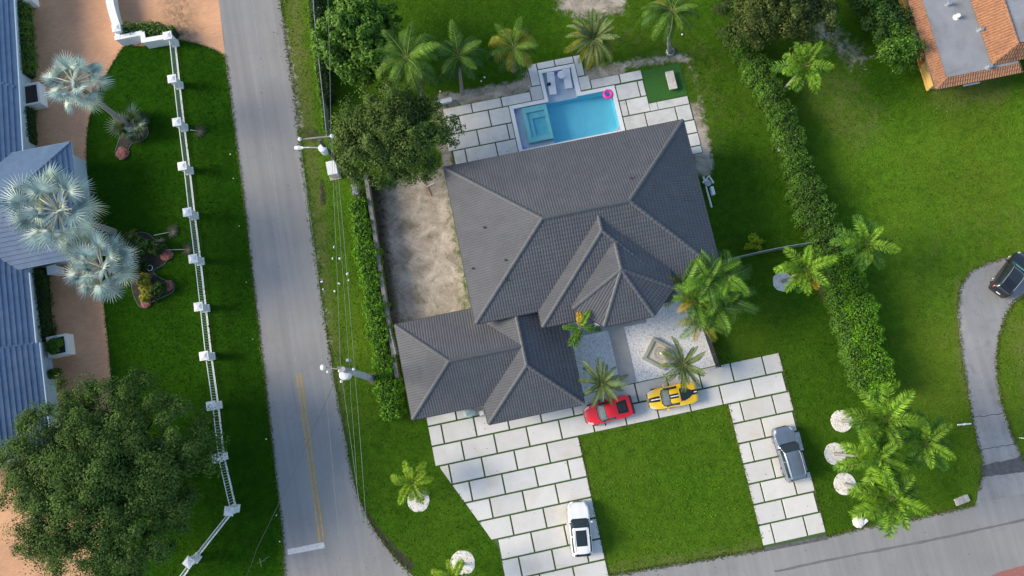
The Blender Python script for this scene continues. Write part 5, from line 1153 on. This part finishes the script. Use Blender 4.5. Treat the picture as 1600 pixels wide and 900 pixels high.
for i, (u, v, h, kinds) in enumerate(((1085, 470, 4.8, 'ududyo'), (1105, 440, 5.2, 'ududku'), (1120, 450, 4.6, 'kdukdk'), (1095, 500, 4.2, 'oduydu'), (1118, 480, 4.4, 'kududd'), (1068, 448, 4.6, 'yuodu'), (1136, 432, 4.8, 'kukdkd'), (1138, 468, 4.2, 'kdkudk'), (1112, 425, 5.0, 'ukuduk'))):
    c = P(u, v, h) - AO; c0 = Vector((c.x * .5, c.y * .5, 0))
    obj('stem', MB().tube([c0, c0.lerp(c, .5) + Vector((0, 0, .2)), c], [.09, .07, .05], 8), M['crownshaft'], ar)
    for k, ch in enumerate(kinds + kinds[:4]):
        s = random.uniform(.9, 1.15); link('frond', random.choice(AR[ch]), ar, loc=c, rot=(random.uniform(-.3, .3), -random.uniform(.1, .95), k * 2.4 + i + random.uniform(-.3, .3)), scale=(s, s, s))
# silver fan palms
def fan(name, r, n, material, pet=1.0, droop=.35, cup=.25):
    """petiole along +x, then a pleated fan"""
    mb = MB(); mb.tube([(0, 0, 0), (pet * .6, 0, .02), (pet, 0, -.02)], [.045, .035, .03], 5, m=1)
    for i in range(n):
        a = (i + .5) / n * 2 - 1; an = a * 2.35; w_ = 2.35 / n * .86; rr = r * (1 - .30 * abs(a) ** 2.2) * random.uniform(.92, 1.06)
        o = Vector((pet, 0, 0))
        def pt(q, an_, h): return o + Vector((math.cos(an_) * q, math.sin(an_) * q, h))
        zc = lambda q: cup * q * (.4 + .6 * abs(a)) - droop * (q / r) ** 2 * r * .6
        q1 = rr * .36; q2 = rr; j = random.uniform(-.02, .02)
        mb.add([o, pt(q1, an - w_, zc(q1) - .03), pt(q1, an, zc(q1) + .045), pt(q1, an + w_, zc(q1) - .03), pt(q2, an + j, zc(q2) - random.uniform(0, .16))], [(0, 1, 2), (0, 2, 3), (1, 4, 2), (2, 4, 3)])
    return mb.mesh(name, [material, mat('fan_stem', (.42, .44, .36), .6)])
FN = [fan('fan_leaf', 1.0, 24, M['silver'], 1.35, .35, .2), fan('fan_leaf', 1.05, 26, M['silver'], 1.6, .5, .25), fan('fan_leaf', .95, 22, M['silver'], 1.15, .25, .3)]
FD = [fan('fan_leaf', 1.1, 26, M['dead'], 1.3, .9, .5)]
M['silver_old'] = leaf('silver_leaf_yellowing', (.34, .38, .27), (.5, .5, .36), .12)
FO_ = [fan('fan_leaf', 1.2, 28, M['silver_old'], 1.3, .6, .3)]
def bismarck(label, base, crown, sc_, n=1.0):
    t = thing('silver_fan_palm', label, 'palm tree', base, 0, 'silver blue fan palms on the left plot'); v = crown - base
    obj('trunk', MB().tube([(0, 0, -.05), v * .3, v * .7, v], [.32, .24, .22, .24], 12), M['trunk'], t)
    obj('leaf_bases', MB().lathe(v - Vector((0, 0, .8)), [(.25, 0), (.42, .5), (.36, .9), (.1, 1.2)], 12), M['timber'], t)
    a = random.random() * 6
    for cnt, el, spr, lst in ((4, 1.05, .15, FN), (8, .6, .2, FN), (9, .15, .2, FN), (7, -.3, .18, FN), (4, -.6, .15, FO_)):
        for i in range(int(cnt * n)):
            a += 2.39996 + random.uniform(-.1, .1); s = sc_ * random.uniform(.85, 1.1)
            link('fan_leaf', random.choice(lst), t, loc=v + Vector((0, 0, random.uniform(-.3, .3))), rot=(random.uniform(-.35, .35), -(el + random.uniform(-spr, spr)), a), scale=(s, s, s))
    return t
bismarck('silver blue fan palm with visible leaning trunk, topmost of the three', P(206, 201), P(117, 130, 8.0), 1.28, .95)
bismarck('largest silver blue fan palm spreading over the blue roof corner', under(97, 330, 7.6), P(93, 330, 7.6), 1.68, 1.15)
bismarck('silver blue fan palm lowest of the three, over the big planting bed', under(160, 418, 6.4), P(160, 418, 6.4), 1.36, 1.05)
t = thing('young_fan_palm', 'low grey green young fan palm at the foot of the tall silver palm', 'palm', P(214, 203)); M['silver_dk'] = leaf('grey_green_fan_leaf', (.10, .14, .12), (.2, .25, .2), .1)
fy = [fan('fan_leaf', .8, 22, M['silver_dk'], .7, .4, .3), fan('fan_leaf', .75, 20, M['brush'], .7, .5, .3)]
obj('stem', MB().lathe((0, 0, 0), [(.22, 0), (.25, .3), (.12, .6)], 10), M['trunk'], t)
for i in range(20): link('fan_leaf', fy[i % 3 == 0], t, loc=(0, 0, .55), rot=(random.uniform(-.5, .5), -random.uniform(-.1, 1.0), i * 2.4), scale=[random.uniform(1.0, 1.7)] * 3)
for (u0, v0), (u1, v1), lb in (((300, 205), (322, 208), 'dead brown fan leaf lying through the fence by the third pillar'), ((243, 369), (280, 361), 'dead fan leaf pointing at the fence, uppermost of the fallen ones'), ((240, 392), (303, 390), 'long stemmed dead fan leaf lying across the fence foot'), ((262, 390), (242, 374), 'pale curled dead fan leaf lying on the planting bed')):
    a, b = P(u0, v0), P(u1, v1); d = b - a; L = d.length
    pet = max(.4, L - .7); me_ = fan('fan_leaf', .95, 20, M['dead'], pet, .9, .45)
    link('dead_fan_leaf', me_, None, lb, 'dead leaf', 'fallen dead fan leaves', loc=(a.x, a.y, .35), rot=(.2, .05, math.atan2(d.y, d.x)))
# mulch patch at the hedge foot and loose leaves
obj('mulch_bed', MB().add([(p.x, p.y, .012) for p in ragged(PP([(1278, 432), (1288, 430), (1294, 450), (1298, 476), (1286, 472), (1280, 455)]), .05)], [(0, 1, 2, 3, 4, 5)]), M['mulch'], None, kind='structure')

# ------------------------------------------------------------------ cars
def cr(a, s):
    """catmull-rom through rows a (k, ...) sampled at s in [0, k-1]"""
    k = len(a); i = np.clip(np.floor(s).astype(int), 0, k - 2); t = (s - i).reshape((-1,) + (1,) * (a.ndim - 1))
    p0, p1, p2, p3 = a[np.maximum(i - 1, 0)], a[i], a[i + 1], a[np.minimum(i + 2, k - 1)]
    return .5 * (2 * p1 + (p2 - p0) * t + (2 * p0 - 5 * p1 + 4 * p2 - p3) * t ** 2 + (3 * p1 - p0 - 3 * p2 + p3) * t ** 3)
SPORT = dict(s=[0, .03, .10, .20, .29, .36, .43, .50, .58, .68, .78, .88, .96, 1.0], W=[.46, .66, .85, .95, .965, .95, .95, .965, .99, 1.0, 1.0, .96, .85, .70],
             belt=[.40, .50, .60, .74, .76, .79, .81, .83, .87, .93, .93, .90, .84, .66], top=[.42, .53, .64, .73, .80, .97, 1.13, 1.18, 1.17, 1.08, .99, .93, .88, .68], rh=[.70, .72, .74, .74, .74, .68, .62, .60, .58, .58, .62, .68, .72, .70])
SUV = dict(s=[0, .025, .08, .17, .26, .31, .38, .45, .54, .68, .82, .91, .97, 1.0], W=[.56, .78, .92, .985, 1, .995, .99, .99, .99, 1.0, .985, .95, .90, .80],
           belt=[.62, .82, .93, 1.0, 1.04, 1.05, 1.06, 1.07, 1.08, 1.09, 1.11, 1.12, 1.05, .80], top=[.66, .87, .98, 1.05, 1.10, 1.14, 1.36, 1.56, 1.64, 1.66, 1.62, 1.54, 1.28, .84], rh=[.74, .78, .80, .82, .82, .80, .74, .71, .71, .71, .70, .69, .70, .72])
def car(name, label, u0, v0, u1, v1, prof, L, W, paint_m, style, wind_m, group='cars parked on the plots'):
    """front and rear seen at (u0,v0) and (u1,v1)"""
    z0 = .7; f, r = P(u0, v0, z0), P(u1, v1, z0); d = f - r; c = (f + r) / 2; rz = math.atan2(d.y, d.x)
    gz = .062 if style != 'black' else .01
    t = thing(name, label, 'car', (c.x, c.y, gz), rz, group)
    s = np.array(prof['s']); hw = np.array(prof['W']) * W / 2; bl = np.array(prof['belt']); tp = np.array(prof['top']); rh = np.array(prof['rh']) * hw
    rows = []
    for i in range(len(s)):
        b, T, w_ = bl[i], tp[i], hw[i]; ze = T - min(.10, max(.012, (T - b) * .22))
        end = i in (0, len(s) - 1); zb = .26 if not end else .34
        rows.append([(w_ * .93, zb), (w_ * .99, .40 * b + .18), (w_, .72 * b + .06), (w_ * .975, b - .035), (w_ * .93, b + .005), (rh[i], ze), (rh[i] * .62, T - .012), (0, T)])
    A = np.array(rows); xs = L / 2 - s * L
    A = np.concatenate([np.repeat(xs[:, None, None], 8, 1), A], 2)
    NS, NT = 66, 36; si = np.interp(np.linspace(0, 1, NS), s, np.arange(len(s))); G = cr(A, si); tj = np.linspace(0, 7, NT); G = np.swapaxes(cr(np.swapaxes(G, 0, 1), tj), 0, 1)
    sv = np.linspace(0, 1, NS)
    V = []; ncol = 2 * NT - 1
    for i in range(NS):
        left = [(G[i, j, 0], G[i, j, 1], G[i, j, 2]) for j in range(NT)]; V += left + [(x, -y, z) for x, y, z in left[-2::-1]]
    parts = {}
    sport = prof is SPORT
    def part(sm, tm, yc):
        if sport:
            sd_ = max(0, 1 - (tm - 4.4) / 2.6) ** 2
            if .272 + .075 * sd_ < sm < .415 + .02 * sd_ and tm > 4.8: return 'windshield'
            if .255 + .06 * sd_ < sm < .428 + .02 * sd_ and tm > 4.5: return 'windshield_surround'
            if .34 < sm < .60 and 4.25 < tm < 4.85 and (tm < 4.75 or True): return 'side_window'
            if style == 'red' and .655 < sm < .87 and tm > 5.15: return 'engine_cover'
            if style == 'yellow' and .63 < sm < .88 and tm > 4.95 + 1.5 * max(0, (sm - .70)) / .18: return 'engine_cover'
            if style == 'yellow' and tm > 6.35 and (sm < .25 or .43 < sm < .60 or sm > .88): return 'stripe'
            if .05 < sm < .14 and 3.6 < tm < 5.0: return 'headlight'
            if sm < .025 or (sm > .975 and style == 'red'): return 'bumper'
            if tm < .9: return 'sill'
        else:
            sd_ = max(0, 1 - (tm - 4.4) / 2.6) ** 2
            if .300 + .04 * sd_ < sm < .445 + .015 * sd_ and tm > 4.75: return 'windshield'
            if .288 + .035 * sd_ < sm < .30 + .05 * sd_ and tm > 4.4: return 'windshield_surround'
            if .35 < sm < .90 and 4.2 < tm < 4.9 and not (.60 < sm < .615): return 'side_window'
            if .925 < sm < .975 and tm > 4.7: return 'rear_window'
            if style == 'white' and .49 < sm < .77 and tm > 5.75: return 'sunroof'
            if style == 'black' and .47 < sm < .72 and tm > 5.6: return 'sunroof'
            if .03 < sm < .09 and 3.2 < tm < 5.2: return 'headlight'
            if .955 < sm < .99 and 2.6 < tm < 4.0: return 'taillight'
            if tm < 1.0: return 'sill'
        return 'body'
    for i in range(NS - 1):
        for j in range(ncol - 1):
            jj = j if j < NT - 1 else ncol - 2 - j
            k = part((sv[i] + sv[i + 1]) / 2, (tj[jj] + tj[jj + 1]) / 2, 0)
            parts.setdefault(k, []).append((i * ncol + j, i * ncol + j + 1, (i + 1) * ncol + j + 1, (i + 1) * ncol + j))
    parts['body'] += [tuple(range(ncol)), tuple(range((NS - 1) * ncol, NS * ncol))]
    mats = dict(body=paint_m, windshield=wind_m, windshield_surround=M['metal_black'], side_window=M['glass'], rear_window=M['glass'], engine_cover=M['glass'] if style == 'yellow' else M['metal_black'], stripe=M['metal_black'], headlight=M['lamp'], taillight=M['tail'], bumper=M['metal_black'], sill=M['metal_black'] if style != 'white' else paint_m, sunroof=M['glass'])
    for k, fs in parts.items():
        par = {}
        def root(a):
            while par.setdefault(a, a) != a: a = par[a]
            return a
        for f_ in fs:
            for q in f_[1:]: par[root(q)] = root(f_[0])
        comp = {}
        for f_ in fs: comp.setdefault(root(f_[0]), []).append(f_)
        for cf in comp.values():
            idx = sorted(set(q for f_ in cf for q in f_)); mp = {q: n_ for n_, q in enumerate(idx)}
            obj(k, MB().add([V[q] for q in idx], [tuple(mp[q] for q in f_) for f_ in cf]), mats[k], t, smooth=True)
    wr = .34 if sport else .37
    for sx in (.31 if sport else .30, -.27 if sport else -.29):
        for sy in (-1, 1):
            yy = sy * (W / 2 - .11); o = link('wheel', None, t)
            o.location = (sx * L, yy, wr - .0)
            ty = MB().torus((0, 0, 0), wr - .085, .105, 26, 10, 'y'); obj('tyre', ty, M['tyre'], o, smooth=True)
            rm_ = MB()
            for q in range(5):
                a = q * 1.2566; rm_.box((0, sy * .085, 0), (.02, .02, .02)); rm_.tube([(0, sy * .08, 0), (math.cos(a) * (wr - .12), sy * .09, math.sin(a) * (wr - .12))], .035, 5)
            rm_.torus((0, sy * .08, 0), wr - .13, .025, 20, 6, 'y'); obj('rim', rm_, M['rim'], o)
    mx_ = (.36 if sport else .37); zz = .86 if sport else 1.1
    for sy in (-1, 1):
        mb = MB().box((L / 2 - mx_ * L, sy * (W / 2 + .09), zz), (.14, .22, .13), taper=.8); obj('mirror', mb, paint_m if style not in ('red',) else M['metal_black'], t)
    if sport:
        obj('rear_diffuser', MB().box((-L / 2 + .08, 0, .42), (.16, W * .74, .16)), M['metal_black'], t)
        for sy in (-1, 1): obj('taillight', MB().box((-L / 2 + .10, sy * W * .28, .66), (.08, .24, .08)), M['tail'], t)
        if style == 'red':
            obj('spoiler', MB().box((-L / 2 + .14, 0, .90), (.16, W * .86, .035)), M['metal_black'], t)
            mb = MB(); [mb.box((-L * .20 - k * .14, 0, 1.10 - .028 * k + .012), (.05, .62, .02)) for k in range(5)]; obj('slat', mb, M['fascia'], t, kind='stuff')
        if style == 'yellow':
            for a, b, z_a, z_b in ((.07, .245, .63, .79), (.44, .60, 1.165, 1.175)):
                n = 8; sst = np.linspace(a, b, n); zs = np.interp(sst, s, tp); vs = []
                for q, z_ in zip(sst, zs): vs += [(L / 2 - q * L, -.045, z_ + .012), (L / 2 - q * L, .045, z_ + .012)]
                obj('white_stripe', MB().add(vs, [(2 * k, 2 * k + 1, 2 * k + 3, 2 * k + 2) for k in range(n - 1)]), M['white'], t)
            obj('white_stripe', MB().box((-L / 2 + .30, 0, .905), (.34, .09, .02)), M['white'], t)
    else:
        for sy in (-1, 1):
            obj('roof_rail', MB().tube([(L * .04, sy * W * .335, 1.60), (-L * .1, sy * W * .335, 1.70), (-L * .38, sy * W * .325, 1.60)], .025, 6), M['steel'] if style != 'white' else M['box_white'], t)
        obj('rear_spoiler', MB().box((-L * .435, 0, 1.50), (.22, W * .62, .04)), M['metal_black'] if style == 'white' else paint_m, t)
        if style == 'black':
            obj('windscreen_shade', MB().add([(L / 2 - .335 * L, -.55, 1.24), (L / 2 - .335 * L, .55, 1.24), (L / 2 - .39 * L, .52, 1.44), (L / 2 - .39 * L, -.52, 1.44)], [(0, 1, 2, 3)]), M['teal'], t)
            obj('plate', MB().box((-L / 2 - .01, 0, .75), (.02, .4, .14)), M['white'], t)
        obj('grille', MB().box((L / 2 - .03, 0, .62), (.08, W * .42, .24)), M['metal_black'], t)
    return t
car('sports_car', 'red sports car with black engine cover under the grey green palm', 913, 652, 989, 631, SPORT, 4.55, 1.98, M['red'], 'red', M['glass_grey'])
car('sports_car', 'yellow sports car with black and white centre stripe beside the front lawn', 1011, 627, 1090, 611, SPORT, 4.6, 1.98, M['yel'], 'yellow', M['glass_grey'])
car('parked_suv', 'white SUV with dark sunroof on the left slab driveway', 902, 785, 910, 868, SUV, 4.66, 1.9, M['carwhite'], 'white', M['glass_blue'] if 'glass_blue' in M else M['glass'])
car('parked_suv', 'blue grey metallic SUV on the right slab driveway', 1220, 667, 1245, 751, SUV, 4.85, 1.94, M['cargrey'], 'grey', M['glass'])
car('parked_suv', 'black SUV with teal windscreen shade on the neighbour driveway', 1603, 398, 1558, 459, SUV, 4.6, 1.86, M['carblack'], 'black', M['glass'])

# ------------------------------------------------------------------ grass blades over the lawns and ragged grass along the paving
def inside(pts, poly):
    w_ = np.array([[p[0], p[1]] for p in poly]); ins = np.zeros(len(pts), bool); x, y = pts[:, 0], pts[:, 1]
    for i in range(len(w_)):
        a, b = w_[i], w_[(i + 1) % len(w_)]; c = (a[1] > y) != (b[1] > y); ins ^= c & (x < (b[0] - a[0]) * (y - a[1]) / ((b[1] - a[1]) or 1e-9) + a[0])
    return ins
road_poly = [(p.x, p.y) for p in poly_road]
paved = [road_poly, [(p.x, p.y) for p in pk], base_l, [(p.x, p.y) for p in resample(DRL, 50)] + [(p.x, p.y) for p in resample(DRR, 50)][::-1],
         [(5.4, 21.4), (16, 21.4), (16, 26.4), (12.6, 26.4), (12.6, 29.4), (8.9, 29.4), (8.9, 26.4), (5.4, 26.4)], [(MX0, MY0), (MX1, MY0), (MX1, MY1), (MX0, MY1)], [(-8.8, -1), (6, -3.5), (19, -2), (18.8, 6), (-8.8, 7.4)],
         [(-1, 18), (22.7, 18), (22.7, 27.4), (-1, 27.4)], [(8, 26), (13.4, 26), (13.4, 30.2), (8, 30.2)]]
corner = PP([(-20, -20), (1620, -20), (1620, 920), (-20, 920)])
lo = np.array([min(p.x for p in corner), min(p.y for p in corner)]); hi = np.array([max(p.x for p in corner), max(p.y for p in corner)])
G_ = lo + rng.random((200000, 2)) * (hi - lo)
G_ = G_[inside(G_, corner)]
for q in paved: G_ = G_[~inside(G_, q)]
ix_ = np.clip(np.searchsorted(gx, G_[:, 0]), 0, len(gx) - 1); iy_ = np.clip(np.searchsorted(gy, G_[:, 1]), 0, len(gy) - 1); kk = iy_ * len(gx) + ix_
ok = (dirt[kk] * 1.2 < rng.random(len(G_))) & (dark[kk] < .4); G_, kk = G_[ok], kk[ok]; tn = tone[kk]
def blades(name, pts, ln, wd, material, label=None, parent=None):
    k = len(pts); c = np.stack([pts[:, 0], pts[:, 1], .02 + .05 * rng.random(k)], 1); n = unit(rng.normal(size=(k, 3)) * .4 + np.array([0, 0, 1.0]))
    o = link(name, leaves_mesh(name, c, n, ln * (.5 + rng.random(k)), wd * (.6 + .8 * rng.random(k)), material), parent, kind='stuff')
    o['label'] = label; o['category'] = 'grass'; return o
def gl(n, c, f=.45): return leaf(n, tuple(k * .85 for k in c), tuple(k * 1.5 for k in c), .15, .9, .25, 0, 1)
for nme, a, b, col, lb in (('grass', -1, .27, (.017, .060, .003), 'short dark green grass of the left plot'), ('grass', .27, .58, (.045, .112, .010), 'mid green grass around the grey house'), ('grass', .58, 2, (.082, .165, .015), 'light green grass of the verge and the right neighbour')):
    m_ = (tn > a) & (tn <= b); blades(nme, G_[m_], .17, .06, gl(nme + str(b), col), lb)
edge_pts = []
for L, dens, w_ in ((resample(catmull(ROAD_L[2:], 4), 400), 5, .09), (resample(catmull(ROAD_R, 5), 400), 6, .13), (resample(top_edge[2:5], 150), 6, .1), (resample(top_edge[5:9], 150), 6, .1), (resample(DRL, 200)[:190], 6, .12), (resample(DRR, 200)[:185], 6, .12), (resample(catmull(lawn_edge, 4), 300), 4, .07), ([Vector((x, y, 0)) for x, y in [(LX, yy) for yy in np.linspace(-18, ry, 80)]], 5, .07), ([Vector((RXL, yy, 0)) for yy in np.linspace(-17.5, ry, 80)], 5, .07), ([Vector((RXR, yy, 0)) for yy in np.linspace(-17.5, -2, 80)], 5, .08)):
    for p in L:
        for _ in range(dens): edge_pts.append((p.x + random.gauss(0, w_), p.y + random.gauss(0, w_)))
E_ = np.array(edge_pts); blades('grass_fringe', E_, .17, .07, gl('fringe', (.11, .135, .035)), 'ragged grass growing over the edges of the paving')
# fallen leaves and bits on paving and lawns
n_ = 900; F_ = lo + rng.random((n_, 2)) * (hi - lo); c = np.stack([F_[:, 0], F_[:, 1], np.full(n_, .07)], 1)
inr = inside(F_, road_poly); c[inr, 2] = .03; keep = ~inside(F_, [(MX0, MY0), (MX1, MY0), (MX1, MY1), (MX0, MY1)]) & ~inside(F_, [(5.4, 21.4), (16, 21.4), (16, 26.4), (12.6, 29.4), (8.9, 29.4), (5.4, 26.4)]); c = c[keep]
o = link('leaf_litter', leaves_mesh('leaf_litter', c, unit(rng.normal(size=c.shape) * .2 + np.array([0, 0, 1.0])), .12 * (.5 + rng.random(len(c))), .07, leaf('litter', (.05, .035, .02), (.22, .16, .07), .05, .8, .4, 0, 1)), kind='stuff'); o['label'] = 'brown fallen leaves scattered over grass and paving'; o['category'] = 'leaf litter'
